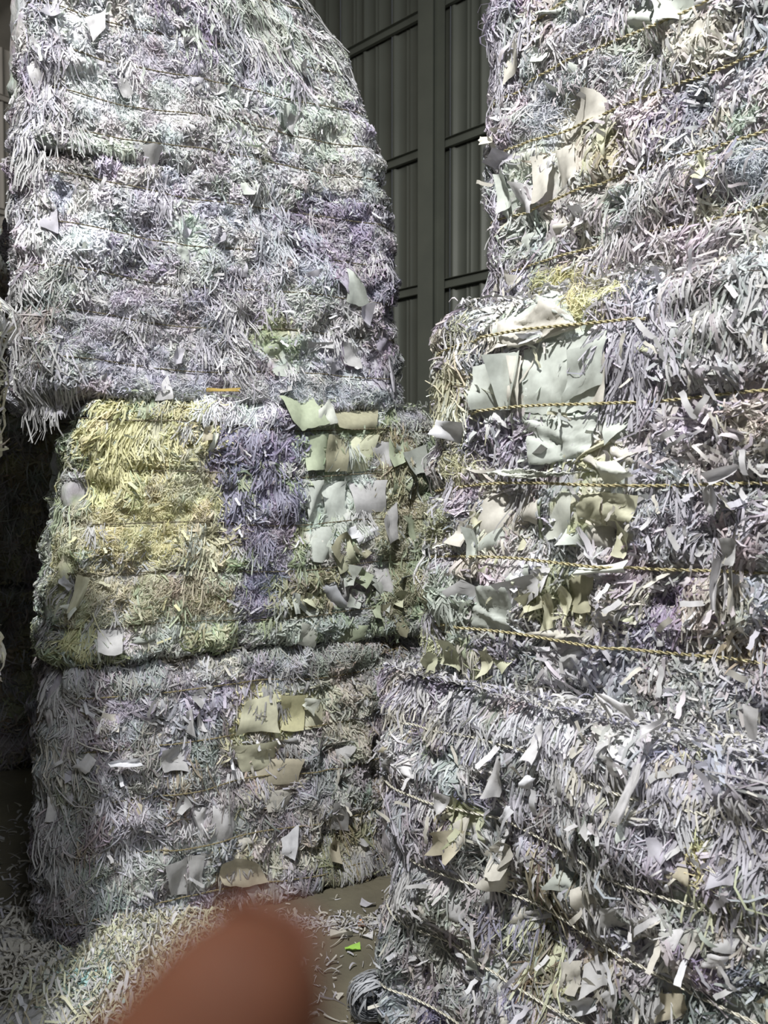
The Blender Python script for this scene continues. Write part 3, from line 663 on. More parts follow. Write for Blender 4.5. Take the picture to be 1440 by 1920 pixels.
patches('N2', [(10, 660, 40, 60, 'bw', 'hang'), (10, 800, 40, 90, 'pyel', 'hang')])

LABELS = dict(
    LL='dim grey bale at the foot of the left stack, just behind the blurred finger',
    LM='middle bale of the left stack, half yellow shreds, half green sheets around a lavender column',
    U1='lavender and white bale resting on the yellow one in the left stack',
    U2='topmost white bale of the left stack with a rounded, slumped right shoulder',
    C='lowest bale of the right stack, grey and lavender with drooping pale twine',
    M='bulging middle bale of the right stack with the large pale green folded sheets',
    T='top bale of the right stack with cream sheets and pale blue wool-like shreds',
    N1='bale at the very left edge of the picture, standing on the floor',
    N2='yellowish bale bulging in at the left edge, on top of another bale',
    N3='added unseen third bale left of the picture, shading the gap behind the left stack',
    N4='added unseen top bale left of the picture, shading the gap behind the left stack',
    G1='shadowed floor bale in the dark gap behind the left stack',
    G2='shadowed middle bale in the dark gap behind the left stack',
    G3='dark greenish upper bale behind the left stack')
# hanging bunches of strips (x, y, length m, count, colour)
TASSELS = dict(
    U1=[(30, 560, .2, 30, 'grey'), (60, 600, .24, 40, 'dgrey'), (95, 640, .2, 40, 'lav'), (45, 660, .22, 40, 'dgrey'), (70, 700, .17, 30, 'dgrey'), (110, 700, .12, 30, 'lav'), (35, 480, .14, 30, 'grey'), (60, 400, .14, 30, 'white'), (40, 330, .14, 30, 'lav'),
        (430, 540, .16, 50, 'white'), (440, 500, .1, 30, 'lav'), (385, 620, .12, 34, 'lav'), (430, 640, .13, 30, 'white'), (510, 400, .16, 40, 'blue'), (535, 440, .14, 36, 'blue'), (520, 540, .10, 30, 'lav')],
    U2=[(560, 30, .16, 60, 'gw'), (540, 60, .14, 50, 'white'), (600, 90, .12, 40, 'gw'), (400, 40, .14, 40, 'gw'), (450, 20, .1, 40, 'lav'), (60, 120, .18, 40, 'lav'), (50, 200, .14, 30, 'white'), (60, 260, .14, 30, 'grey'), (100, 60, .14, 30, 'lav')],
    LM=[(180, 790, .14, 50, 'yel'), (220, 770, .16, 60, 'yel'), (250, 775, .14, 50, 'pyel'), (150, 850, .14, 50, 'yel'), (300, 800, .10, 40, 'yel'), (200, 860, .12, 50, 'yel'), (450, 790, .14, 50, 'slate'), (490, 850, .14, 60, 'slate'), (430, 900, .12, 50, 'slate'), (520, 900, .14, 50, 'slate'), (490, 990, .12, 50, 'slate'), (400, 770, .06, 40, 'bw'), (350, 750, .07, 40, 'bw'), (375, 1000, .14, 30, 'pyel'), (370, 1060, .12, 30, 'tan'), (740, 860, .14, 40, 'leaf')],
    LL=[(80, 1250, .2, 60, 'grey'), (95, 1350, .22, 60, 'cream'), (70, 1400, .2, 50, 'grey'), (90, 1500, .22, 60, 'grey'), (110, 1600, .2, 50, 'grey'), (260, 1500, .16, 50, 'lav'), (230, 1560, .14, 50, 'bw'), (200, 1480, .12, 40, 'lav'), (130, 1300, .14, 40, 'white'), (650, 1600, .16, 50, 'grey'), (600, 1500, .12, 30, 'cream')],
    M=[(1165, 530, .18, 60, 'lav'), (1190, 600, .2, 70, 'lav'), (1165, 640, .16, 50, 'lav'), (1250, 520, .16, 50, 'lav'), (1420, 500, .16, 50, 'grey'), (1330, 560, .12, 50, 'white'), (835, 650, .16, 60, 'pyel'), (850, 700, .14, 50, 'pale'), (825, 720, .12, 40, 'pyel'), (1360, 1080, .10, 30, 'cream'), (900, 1210, .09, 40, 'cream'), (870, 1090, .12, 40, 'gw'), (1300, 950, .1, 30, 'lav'), (960, 840, .08, 30, 'lav'), (1000, 845, .06, 24, 'white')],
    T=[(925, 40, .14, 70, 'lav'), (905, 80, .16, 50, 'lav'), (935, 100, .14, 50, 'lav'), (990, 10, .12, 40, 'lav'), (1040, 60, .12, 40, 'white'), (1180, 230, .1, 50, 'pink'), (1210, 380, .16, 50, 'pink'), (1150, 400, .12, 30, 'white'), (900, 560, .10, 50, 'lav'), (930, 530, .1, 50, 'bw'), (1250, 470, .14, 40, 'lav')],
    C=[(1080, 1440, .18, 50, 'grey'), (1100, 1500, .16, 50, 'grey'), (1040, 1380, .12, 40, 'bw'), (970, 1440, .14, 50, 'lav'), (740, 1500, .14, 60, 'lav'), (720, 1560, .14, 60, 'lav'), (760, 1620, .12, 50, 'grey'), (900, 1640, .1, 30, 'pink'), (1010, 1560, .2, 30, 'tan'), (1000, 1690, .2, 30, 'leaf'), (1390, 1560, .2, 40, 'lav'), (1420, 1480, .16, 40, 'lav'), (1330, 1640, .1, 20, 'leaf'), (1140, 1380, .12, 30, 'white')])
SH = dict(
 U2=[((170,35),(215,20),(210,60),(185,78),'white',.012), ((45,115),(65,90),(78,140),(48,150),'white',.02), ((60,160),(90,140),(102,180),(70,190),'white',.02), ((40,175),(60,165),(62,200),(42,205),'purple',.02), ((560,205),(575,200),(566,240),(555,236),'gw',.02), ((362,225),(372,222),(382,250),(374,252),'white',.02),
     ((120,100),(165,98),(170,125),(122,130),'white',.008), ((635,60),(642,60),(640,100),(632,100),'white',.02)],
 U1=[((652,503),(664,520),(692,578),(650,566),'gw',.035), ((298,722),(312,702),(320,740),(286,745),'white',.03), ((332,465),(360,462),(356,495),(338,490),'gw',.015), ((505,690),(545,675),(550,700),(510,705),'gw',.008), ((600,675),(620,665),(640,690),(625,700),'lav',.015), ((640,640),(680,645),(675,690),(642,680),'grey',.01), ((570,640),(620,642),(618,655),(575,652),'grey',.02), ((490,640),(520,638),(535,665),(495,670),'green',.006), ((75,400),(105,385),(110,440),(80,430),'lav',.012), ((640,500),(660,520),(650,560),(630,530),'purple',.01), ((735,660),(757,680),(752,740),(730,735),'lav',.015), ((700,610),(745,620),(740,660),(705,655),'purple',.01)],
 LM=[((495,755),(562,748),(598,795),(548,808),'green',.03), ((575,775),(603,758),(620,792),(582,800),'pale',.04), ((605,752),(712,762),(700,806),(622,800),'olive',.02), ((563,818),(602,812),(612,880),(566,882),'green',.012), ((602,815),(650,815),(648,884),(606,884),'olive',.014), ((652,818),(705,815),(690,884),(650,886),'leaf',.012),
     ((566,905),(598,900),(604,978),(570,980),'gw',.012), ((598,900),(655,902),(658,975),(603,982),'gw',.015), ((660,905),(720,900),(725,960),(668,968),'grey',.012), ((566,992),(618,988),(614,1050),(578,1052),'gw',.014), ((640,1000),(668,985),(672,1008),(642,1015),'bw',.03), ((660,1000),(705,985),(712,1005),(670,1022),'bw',.03), ((600,1092),(625,1085),(655,1140),(628,1140),'blue',.02), ((560,1112),(545,1108),(555,1150),(570,1150),'gw',.02), ((640,1085),(660,1085),(662,1130),(645,1130),'grey',.015),
     ((565,1165),(600,1172),(598,1210),(562,1205),'pale',.015), ((640,1168),(690,1170),(680,1205),(640,1205),'green',.012), ((100,1092),(112,1083),(136,1100),(124,1113),'bw',.05), ((152,1076),(168,1084),(160,1132),(140,1150),'pyel',.05), ((128,1136),(162,1126),(146,1162),(132,1150),'pale',.05), ((372,812),(384,808),(383,850),(369,850),'pale',.02), ((350,800),(372,790),(376,825),(356,830),'tan',.012), ((190,1180),(240,1182),(238,1218),(192,1216),'grey',.01), ((255,1180),(310,1180),(300,1210),(258,1208),'gw',.01),
     ((715,975),(745,940),(750,1010),(725,1020),'grey',.02), ((700,1060),(740,1050),(735,1110),(705,1100),'grey',.012), ((690,830),(735,825),(740,880),(700,880),'grey',.012)],
 LL=[((458,1312),(518,1300),(522,1372),(436,1376),'pyel',.014), ((524,1300),(572,1302),(570,1370),(528,1370),'yel',.012), ((570,1302),(610,1306),(622,1368),(574,1370),'pyel',.014), ((566,1316),(600,1310),(592,1346),(578,1332),'pale',.035), ((432,1396),(520,1386),(528,1440),(455,1450),'pyel',.012), ((466,1442),(570,1420),(560,1474),(482,1476),'tan',.012), ((480,1482),(560,1484),(548,1520),(502,1522),'cream',.012),
     ((352,1512),(384,1506),(386,1562),(368,1556),'white',.02), ((395,1504),(450,1510),(436,1572),(392,1578),'white',.016), ((306,1612),(350,1602),(352,1682),(320,1680),'grey',.012), ((350,1602),(384,1600),(384,1676),(352,1682),'grey',.016), ((532,1580),(566,1552),(554,1616),(532,1608),'bw',.045), ((205,1424),(262,1414),(268,1428),(206,1432),'bw',.05), ((136,1442),(165,1410),(182,1424),(160,1452),'white',.04), ((408,1605),(468,1602),(500,1648),(416,1652),'tan',.012),
     ((345,1330),(358,1325),(362,1375),(346,1372),'grey',.03), ((368,1330),(378,1326),(388,1370),(374,1372),'white',.03), ((385,1280),(402,1285),(396,1305),(384,1298),'white',.03), ((600,1400),(680,1372),(700,1378),(620,1408),'cream',.02), ((300,1400),(345,1395),(350,1440),(305,1445),'grey',.012), ((620,1500),(650,1500),(655,1560),(622,1556),'grey',.014), ((640,1590),(700,1570),(700,1610),(650,1620),'cream',.01), ((88,1500),(98,1500),(92,1555),(84,1550),'white',.03)],
 T=[((1090,163),(1126,178),(1122,216),(1036,258),'cream',.016), ((1000,296),(1030,280),(1034,362),(1000,384),'cream',.012), ((1032,280),(1072,264),(1076,330),(1036,350),'cream',.014), ((1078,262),(1118,240),(1110,304),(1074,312),'cream',.014), ((935,330),(962,322),(965,384),(938,404),'gw',.012), ((964,345),(996,350),(990,398),(968,390),'white',.022), ((1150,-4),(1222,-10),(1216,38),(1166,44),'gw',.012), ((1224,0),(1300,-12),(1290,30),(1232,42),'gw',.014), ((1300,-14),(1345,-14),(1330,10),(1292,16),'grey',.014),
     ((1016,400),(1046,394),(1042,468),(992,454),'pink',.010), ((950,92),(986,74),(976,110),(944,160),'cream',.02), ((912,212),(938,198),(936,226),(916,216),'bw',.03), ((1010,15),(1070,3),(1060,22),(1015,30),'gw',.02), ((905,268),(925,255),(940,290),(908,300),'cream',.014), ((900,300),(945,285),(990,296),(930,318),'lav',.018), ((930,365),(944,366),(950,408),(936,400),'gw',.03), ((965,440),(985,430),(990,470),(968,470),'gw',.014), ((1280,30),(1310,20),(1330,50),(1290,80),'cream',.012), ((1310,45),(1330,30),(1320,70),(1300,90),'pyel',.02),
     ((1125,240),(1142,225),(1146,290),(1128,296),'pyel',.012), ((1320,300),(1334,292),(1336,340),(1322,344),'leaf',.012)],
 M=[((968,655),(1128,618),(1128,758),(974,772),'gw',.014), ((1062,660),(1132,630),(1126,720),(1050,760),'gw',.022), ((980,788),(1118,770),(1104,846),(990,872),'gw',.016), ((1100,700),(1130,660),(1130,752),(1080,764),'cream',.020), ((888,690),(925,672),(935,768),(890,770),'gw',.014), ((922,672),(962,656),(958,770),(934,770),'gw',.024), ((945,668),(970,660),(972,768),(952,772),'cream',.030), ((905,602),(985,545),(1000,590),(925,655),'gw',.018), ((980,542),(1030,556),(1078,612),(985,578),'gw',.030), ((925,610),(1000,580),(1080,614),(948,655),'cream',.016), ((895,635),(930,620),(948,650),(900,668),'cream',.018),
     ((960,628),(1002,620),(1002,640),(966,648),'bw',.026), ((1130,770),(1180,762),(1172,800),(1136,836),'gw',.012), ((1086,850),(1130,812),(1140,830),(1076,870),'pyel',.014), ((1120,868),(1152,864),(1192,888),(1132,912),'pale',.045), ((1135,835),(1160,820),(1190,870),(1150,866),'cream',.02), ((1180,830),(1192,800),(1196,880),(1184,890),'pink',.018), ((900,885),(1000,882),(1120,885),(1000,896),'pale',.035), ((900,928),(960,922),(950,998),(898,1010),'cream',.014), ((960,922),(1020,925),(1015,985),(962,975),'cream',.010),
     ((1026,926),(1080,924),(1072,1008),(1022,1018),'pale',.026), ((1084,930),(1140,922),(1140,972),(1090,985),'pyel',.016), ((1140,922),(1202,930),(1190,980),(1142,975),'pyel',.012), ((1092,985),(1140,975),(1150,1038),(1110,1034),'cream',.020), ((1150,965),(1196,1000),(1180,1050),(1160,1040),'pyel',.016), ((1095,1062),(1180,1052),(1172,1078),(1092,1080),'pale',.040), ((912,1102),(984,1100),(980,1188),(906,1180),'gw',.020), ((1015,1070),(1048,1065),(1046,1110),(1024,1120),'white',.012), ((1080,1080),(1130,1080),(1126,1150),(1085,1150),'olive',.010), ((1040,1120),(1060,1110),(1062,1180),(1042,1186),'pyel',.018),
     ((1064,1110),(1076,1100),(1090,1170),(1078,1180),'pyel',.02), ((1010,1190),(1080,1190),(1130,1196),(1060,1206),'cream',.03), ((866,1198),(894,1206),(898,1262),(852,1250),'leaf',.02), ((802,1250),(838,1225),(840,1262),(812,1270),'leaf',.03), ((888,1200),(902,1200),(900,1260),(890,1262),'green',.012), ((1050,1216),(1122,1222),(1106,1276),(1062,1270),'grey',.012), ((1314,888),(1384,870),(1376,892),(1332,910),'white',.045), ((1310,912),(1330,905),(1332,968),(1312,956),'white',.045), ((810,786),(862,792),(838,830),(812,814),'bw',.04), ((1345,760),(1356,752),(1354,765),(1346,768),'aqua',.02),
     ((1352,1050),(1364,1050),(1364,1150),(1350,1145),'white',.03), ((1366,1070),(1376,1070),(1384,1150),(1370,1150),'white',.03), ((1378,1070),(1386,1070),(1392,1148),(1386,1152),'cream',.03), ((1355,1010),(1388,1008),(1392,1060),(1358,1065),'grey',.035), ((940,700),(950,690),(955,760),(945,765),'cream',.03), ((1018,940),(1028,930),(1022,1040),(1012,1020),'green',.012)],
 C=[((922,1420),(946,1424),(926,1500),(908,1494),'white',.04), ((972,1456),(992,1464),(976,1488),(966,1480),'bw',.045), ((1192,1440),(1212,1442),(1180,1536),(1160,1528),'white',.05), ((942,1512),(964,1522),(936,1572),(922,1544),'bw',.045), ((822,1478),(852,1492),(830,1524),(818,1510),'white',.035), ((1358,1746),(1386,1760),(1374,1792),(1340,1776),'grey',.03), ((1326,1780),(1372,1790),(1350,1822),(1322,1806),'white',.02), ((1256,1740),(1284,1742),(1274,1776),(1250,1770),'white',.03), ((1034,1640),(1062,1660),(1056,1690),(1022,1664),'gw',.014), ((996,1800),(1022,1790),(1010,1836),(992,1838),'leaf',.02),
     ((1232,1866),(1282,1868),(1286,1916),(1226,1918),'tan',.02), ((1100,1318),(1116,1322),(1150,1368),(1136,1372),'white',.035), ((1120,1330),(1134,1326),(1180,1360),(1170,1370),'white',.035), ((1195,1405),(1240,1385),(1250,1392),(1206,1425),'white',.04), ((990,1370),(1012,1364),(1008,1430),(990,1420),'white',.03), ((830,1690),(880,1688),(870,1730),(832,1728),'grey',.006), ((1075,1665),(1120,1660),(1130,1720),(1080,1720),'cream',.010), ((1130,1700),(1170,1690),(1165,1750),(1130,1745),'grey',.010), ((1035,1815),(1080,1810),(1076,1870),(1040,1866),'cream',.014), ((1080,1820),(1120,1800),(1136,1850),(1096,1868),'grey',.014),
     ((1060,1880),(1100,1872),(1106,1905),(1070,1912),'bw',.03), ((1392,1600),(1420,1606),(1416,1640),(1390,1632),'grey',.02), ((1142,1385),(1160,1378),(1150,1420),(1134,1414),'white',.03), ((740,1430),(770,1440),(776,1462),(746,1452),'white',.03), ((1290,1650),(1320,1660),(1310,1690),(1286,1680),'grey',.02), ((870,1795),(900,1800),(896,1830),(868,1822),'gw',.006), ((1250,1655),(1262,1650),(1262,1668),(1250,1670),'bw',.02), ((1194,1655),(1202,1652),(1206,1664),(1196,1666),'pink',.02), ((1170,1500),(1180,1496),(1200,1560),(1190,1566),'gw',.02),
     ((1390,1340),(1420,1345),(1410,1400),(1392,1390),'white',.02), ((1120,1870),(1150,1850),(1160,1890),(1130,1900),'grey',.02), ((860,1540),(882,1530),(890,1580),(866,1580),'cream',.014), ((885,1550),(905,1545),(915,1590),(892,1590),'grey',.014)])
for k_, rows_q in SH.items():
    for row_q in rows_q:
        B[k_].holes.append(np.array([B[k_].pix(x, y, row_q[5])[:2] for x, y in row_q[:4]]))
Q = 1.0
R = {}
R['LL'] = build_bale('LL', LABELS['LL'], int(52000 * Q), -.5, 1.62, rope=(.0030, .007, M_ROPE_SHADED))
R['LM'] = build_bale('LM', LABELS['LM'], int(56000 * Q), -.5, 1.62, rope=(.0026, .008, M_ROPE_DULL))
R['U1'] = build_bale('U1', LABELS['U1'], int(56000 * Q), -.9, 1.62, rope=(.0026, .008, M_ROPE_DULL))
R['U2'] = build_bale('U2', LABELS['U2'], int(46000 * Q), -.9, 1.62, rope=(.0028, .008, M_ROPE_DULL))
R['C'] = build_bale('C', LABELS['C'], int(62000 * Q), -.5, 1.45, rope=(.0038, .024, M_ROPE_WHITE))
R['M'] = build_bale('M', LABELS['M'], int(56000 * Q), -.6, 1.25, rope=(.0042, .014, None))
R['T'] = build_bale('T', LABELS['T'], int(58000 * Q), -.5, 1.35, rope=(.0040, .013, None))
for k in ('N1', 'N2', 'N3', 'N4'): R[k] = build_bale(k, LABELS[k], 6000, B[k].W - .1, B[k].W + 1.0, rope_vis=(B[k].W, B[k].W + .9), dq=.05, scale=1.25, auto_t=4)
for k in ('G1', 'G2', 'G3'): R[k] = build_bale(k, LABELS[k], 5000, 1.0, B[k].W + .1, rope_vis=(1.2, B[k].W), rope=(.0036, .002, M_ROPE_DULL), dq=.05, scale=1.4, auto_t=6)

# ------------------------------------------------------------------ single sheets and cut pieces that can be told apart
sd = 0
for k, rows in SH.items():
    for a_, b_, c_, d_, col, lift in rows:
        sd += 1
        big = abs(a_[0] - c_[0]) + abs(a_[1] - c_[1]) > 150
        sheet_obj(B[k], R[k], (a_, b_, c_, d_), col, lift=lift * (.55 if lift < .035 else 1), fold=.016 if not big else .012, curl=.018, n=19 if big else 8, seed=sd)
# smaller crumpled pieces scattered where the bale shows sheets rather than strips
rngS = np.random.default_rng(44)
def scatter_sheets(key, n, x0, x1, y0, y1, cols, smin, smax):
    b = B[key]
    for i in range(n):
        x = rngS.uniform(x0, x1); y = rngS.uniform(y0, y1); s1 = rngS.uniform(smin, smax); s2 = s1 * rngS.uniform(.35, 1.0); a = rngS.uniform(0, 3.14)
        if rngS.random() < .5: a = rngS.normal(1.57, .3)
        quad = []
        for su, sv in ((-1, -1), (1, -1), (1, 1), (-1, 1)):
            du = su * s1 * .5 * rngS.uniform(.6, 1.15); dv = sv * s2 * .5 * rngS.uniform(.6, 1.15)
            quad.append((x + du * math.cos(a) - dv * math.sin(a), y + du * math.sin(a) + dv * math.cos(a)))
        u, z, t = b.pix(x, y)
        if any(np.all(np.abs(np.array([u, z]) - hq.mean(0)) < (hq.max(0) - hq.min(0)) * .5) for hq in b.holes): continue
        if not (.05 < u < b.W and b.z0 + .03 < z < b.z1 - .02): continue
        if b.ropedist(np.array([u]), np.array([z]))[0] < .012 + s2 * .4 * t / F and s2 > 12: continue
        sheet_obj(b, R[key], quad, cols[rngS.integers(len(cols))], lift=rngS.uniform(-.002, .009), fold=.022, curl=.03, n=6, seed=5000 + i + sum(map(ord, key)) * 7)
scatter_sheets('LM', 95, 560, 790, 770, 1210, ['green', 'gw', 'leaf', 'olive', 'green', 'gw'], 26, 70)
scatter_sheets('LL', 60, 90, 700, 1250, 1700, ['grey', 'cream', 'lav', 'white', 'grey', 'tan'], 16, 44)
scatter_sheets('M', 150, 870, 1205, 600, 1275, ['gw', 'cream', 'pyel', 'leaf', 'gw', 'grey'], 26, 72)
scatter_sheets('M', 55, 1180, 1440, 560, 1330, ['lav', 'grey', 'white', 'cream', 'pink'], 16, 46)
scatter_sheets('T', 50, 905, 1140, 60, 560, ['cream', 'gw', 'grey', 'white'], 18, 46)
scatter_sheets('T', 34, 1140, 1440, 10, 480, ['pink', 'gw', 'cream', 'lav'], 14, 40)
scatter_sheets('C', 110, 730, 1440, 1330, 1910, ['grey', 'lav', 'white', 'cream', 'grey', 'tan'], 18, 58)
scatter_sheets('U1', 30, 100, 740, 340, 740, ['lav', 'gw', 'lav', 'grey'], 14, 40)
scatter_sheets('U2', 24, 60, 660, 0, 340, ['lav', 'gw', 'grey', 'lav'], 14, 40)
# wider cut strips lying loose over the faces
rngL = np.random.default_rng(12)
loose_strips(B['C'], R['C'], 150, (700, 1440), (1310, 1920), rngL, ['white', 'grey', 'lav', 'bw', 'cream'], .8, 1.5)
loose_strips(B['M'], R['M'], 110, (1130, 1440), (480, 1330), rngL, ['white', 'lav', 'grey', 'cream', 'pink'], .7, 1.3)
loose_strips(B['M'], R['M'], 40, (800, 1150), (600, 1290), rngL, ['pyel', 'gw', 'white', 'pale'], .6, 1.0)
loose_strips(B['T'], R['T'], 90, (900, 1440), (10, 560), rngL, ['white', 'grey', 'pink', 'cream', 'bw'], .6, 1.1)
loose_strips(B['U1'], R['U1'], 90, (60, 740), (330, 740), rngL, ['white', 'lav', 'bw'], .6, 1.1)
loose_strips(B['U2'], R['U2'], 70, (60, 680), (0, 340), rngL, ['white', 'bw', 'gw'], .6, 1.1)
loose_strips(B['LM'], R['LM'], 60, (120, 420), (770, 1210), rngL, ['yel', 'pyel', 'leaf'], .6, 1.0)
loose_strips(B['LM'], R['LM'], 40, (420, 560), (780, 1150), rngL, ['bw', 'lav', 'white'], .6, .9)
loose_strips(B['LL'], R['LL'], 90, (80, 700), (1240, 1700), rngL, ['white', 'grey', 'bw', 'cream'], .6, 1.2)
# frayed slip of yellow banding on the ledge under the lavender bale
b = B['U1']
sheet_obj(b, R['U1'], ((384, 724), (448, 725), (449, 733), (386, 732)), 'gold', lift=.03, fold=.002, curl=.0, n=5, name='banding_scrap', seed=77, label='short slip of orange-yellow banding')

# ------------------------------------------------------------------ floor litter
def floor_pt(px, py, z=0.0):
    d = ray(px, py); t = (z - CAM[2]) / d[2]; return CAM + d * t
rngF = np.random.default_rng(3)
def mound_h(x, y, bumps):
    h = np.zeros_like(x)
    for bx, by, br, bh in bumps: h = np.maximum(h, bh * np.exp(-((x - bx) ** 2 + (y - by) ** 2) / (br * br)))
    return h + .012 * noise2(x * 14, y * 14, 3) * (h > .01) + .006 * noise2(x * 40, y * 40, 4) * (h > .01)
def litter(n, center, spread, bumps, colfn, Lm=.045, wm=.005, lift=.012, K=5):
    x = center[0] + rngF.normal(0, spread[0], n); y = center[1] + rngF.normal(0, spread[1], n)
    a = rngF.uniform(0, 6.28, n); L = Lm * np.exp(rngF.normal(0, .4, n)); t = np.linspace(0, 1, K)
    curv = rngF.normal(0, 14, n); ang = a[:, None] + curv[:, None] * L[:, None] * t[None]
    X = x[:, None] + np.cumsum(np.cos(ang) * L[:, None] / K, 1); Y = y[:, None] + np.cumsum(np.sin(ang) * L[:, None] / K, 1)
    Z = mound_h(X, Y, bumps) + rngF.uniform(.001, .014, n)[:, None] + np.abs(rngF.normal(0, lift, n))[:, None] * np.where((rngF.random(n) < .5)[:, None], np.sin(t * math.pi)[None], t[None] ** 1.5)
    P = np.stack([X, Y, np.maximum(Z, .003)], -1); tang = nrm(np.gradient(P, axis=1)); up = np.array([0, 0, 1.]); Bn = nrm(np.cross(np.broadcast_to(up, tang.shape), tang))
    roll = rngF.normal(0, .6, n)[:, None] + rngF.normal(0, .6, n)[:, None] * t[None]
    Wd = Bn * np.cos(roll)[..., None] + up * np.sin(roll)[..., None]
    w_ = wm * np.exp(rngF.normal(0, .3, n)); w_ = np.repeat(w_[:, None], K, 1)
    V, Qd = ribbons(P, None, Wd, w_); V[:, 2] = np.maximum(V[:, 2], .001)
    return V, Qd, np.repeat(colfn(x, y, n), K * 2, 0)
hp = floor_pt(215, 1830); hx, hy = hp[0], hp[1]
p2 = floor_pt(90, 1890); p3 = floor_pt(330, 1770); p4 = floor_pt(30, 1790)
BUMPS = [(hx, hy, .15, .07), (hx + .02, hy + .16, .13, .09), (p2[0], p2[1], .12, .06), (p3[0], p3[1] + .05, .14, .05), (p4[0] - .12, p4[1], .13, .05)]
nn_ = 60; gx = np.linspace(hx - .75, hx + .65, nn_); gy = np.linspace(hy - .5, hy + .65, nn_); GX, GY = np.meshgrid(gx, gy)
hz = mound_h(GX, GY, BUMPS) - .012
V = np.stack([GX, GY, hz], -1).reshape(-1, 3); ii = (np.arange(nn_ - 1)[:, None] * nn_ + np.arange(nn_ - 1)[None]).ravel()
heap = empty('shred_heap', (hx, hy, 0), 'low heap of loose pale green and white shreds on the floor left of the finger', 'paper heap')
Fq = np.stack([ii, ii + 1, ii + nn_ + 1, ii + nn_], -1); keepf = V[Fq].max(1)[:, 2] > .0
link('mound', mesh_from('mound', V, Fq[keepf], cols=np.tile(PAL['grey'], (len(V), 1)), smooth=True, mat=M_CORE), heap)
def heap_col(x, y, n):
    keys = ['pale', 'white', 'leaf', 'grey', 'pyel', 'tan']; k = rngF.integers(0, len(keys), n); c = np.array([PAL[q] for q in keys])[k]
    fx = (x - hx); dark = fx < -.25; c = np.where(dark[:, None], np.array(PAL['cream'])[None], c)
    bl = (np.hypot(x - p2[0] - .08, y - p2[1] - .05) < .10) & (rngF.random(n) < .45); c = np.where(bl[:, None], np.array([PAL['aqua'] if i % 3 == 0 else PAL['gw'] for i in range(n)]), c)
    og = (fx > .08) & (rngF.random(n) < .35); c = np.where(og[:, None], np.array(PAL['tan']) * 1.1, c)
    return np.clip(c * (1 + rngF.normal(0, .08, (n, 1))), 0, .92)
A = [litter(5200, (hx, hy + .08), (.15, .17), BUMPS, heap_col, Lm=.05, wm=.0062, lift=.02), litter(500, (hx - .42, hy + .1), (.16, .25), BUMPS, heap_col, Lm=.06, wm=.008, lift=.02)]
Vc = np.vstack([A[0][0], A[1][0]]); Qc = np.vstack([A[0][1], A[1][1] + len(A[0][0])]); Cc = np.vstack([A[0][2], A[1][2]])
link('shredded_paper', mesh_from('shredded_paper', Vc, Qc, Cc, mat=M_SHRED), heap, kind='stuff')
# big bent cut strips and torn sheets lying on the heap
for i in range(60):
    x = rngF.uniform(-5, 330); y = rngF.uniform(1740, 1915); p = floor_pt(x, y)
    h = float(mound_h(np.array([p[0]]), np.array([p[1]]), BUMPS)[0])
    o = link('paper_strip', STRIPS[rngF.integers(len(STRIPS))], heap, color=PAL[['white', 'pale', 'grey', 'cream', 'bw', 'aqua'][min(5, int(rngF.integers(0, 11) / 2))]])
    o.matrix_basis = Matrix.Translation((p[0], p[1], max(h, 0) + .012)) @ Matrix.Rotation(rngF.uniform(0, 6.28), 4, 'Z') @ Matrix.Rotation(rngF.normal(0, .3), 4, 'X') @ Matrix.Scale(rngF.uniform(.7, 1.5), 4)

# thin scatter of shreds along the foot of the stacks: nobody could count it
def grey_col(x, y, n):
    keys = ['white', 'grey', 'lav', 'cream']; c = np.array([PAL[q] for q in keys])[rngF.integers(0, 4, n)]; return c
fa = floor_pt(600, 1735); fb = floor_pt(690, 1760)
A = [litter(900, (fa[0], fa[1]), (.30, .035), [], grey_col, Lm=.03, lift=.006), litter(50, (fb[0] - .05, fb[1] - .15), (.09, .35), [], grey_col, Lm=.025, wm=.004, lift=.004), litter(1200, (-.9, 2.55), (.55, .30), [], grey_col, lift=.01), litter(140, (-.2, 2.1), (.12, .5), [], grey_col, Lm=.03, wm=.004, lift=.005), litter(500, (-1.6, 3.2), (.25, .5), [], grey_col, Lm=.06, wm=.007)]
off = 0; Vs, Qs, Cs = [], [], []
for v_, q_, c_ in A: Vs.append(v_); Qs.append(q_ + off); Cs.append(c_); off += len(v_)
fs = link('scattered_shreds', mesh_from('scattered_shreds', np.vstack(Vs), np.vstack(Qs), np.vstack(Cs), mat=M_SHRED), kind='stuff')
fs['label'] = 'thin scatter of paper shreds on the brown floor at the foot of the bales'; fs['category'] = 'paper scraps'

def floor_scrap(name, px, py, size, col, label, cat, seed, zoff=.006, aspect=.5):
    p = floor_pt(px, py); rng = np.random.default_rng(seed); n = 6
    s_, t_ = np.meshgrid(np.linspace(-.5, .5, n), np.linspace(-.5, .5, n)); s_, t_ = s_.ravel(), t_.ravel()
    h = np.abs(s_ * math.cos(seed) + t_ * math.sin(seed)) * size * .5 + rng.uniform(0, size * .08, n * n)
    a = rng.uniform(0, 6.28); X = s_ * size; Y = t_ * size * aspect * (1 - .5 * s_)
    V = np.stack([X * math.cos(a) - Y * math.sin(a), X * math.sin(a) + Y * math.cos(a), h + .002], -1)
    ii = (np.arange(n - 1)[:, None] * n + np.arange(n - 1)[None]).ravel()
    o = link(name, mesh_from(name, V, np.stack([ii, ii + 1, ii + n + 1, ii + n], -1), mat=M_SHEET), color=PAL[col])
    o.location = (p[0], p[1], zoff * .2); o['label'] = label; o['category'] = cat
    return o
floor_scrap('torn_leaf_scrap', 662, 1784, .055, 'lime', 'bright green torn scrap on the floor right of the finger', 'scrap', 1)
floor_scrap('paper_scrap', 640, 1760, .085, 'cream', 'long cream paper scrap on the floor above the green one', 'paper scrap', 2, aspect=.22)
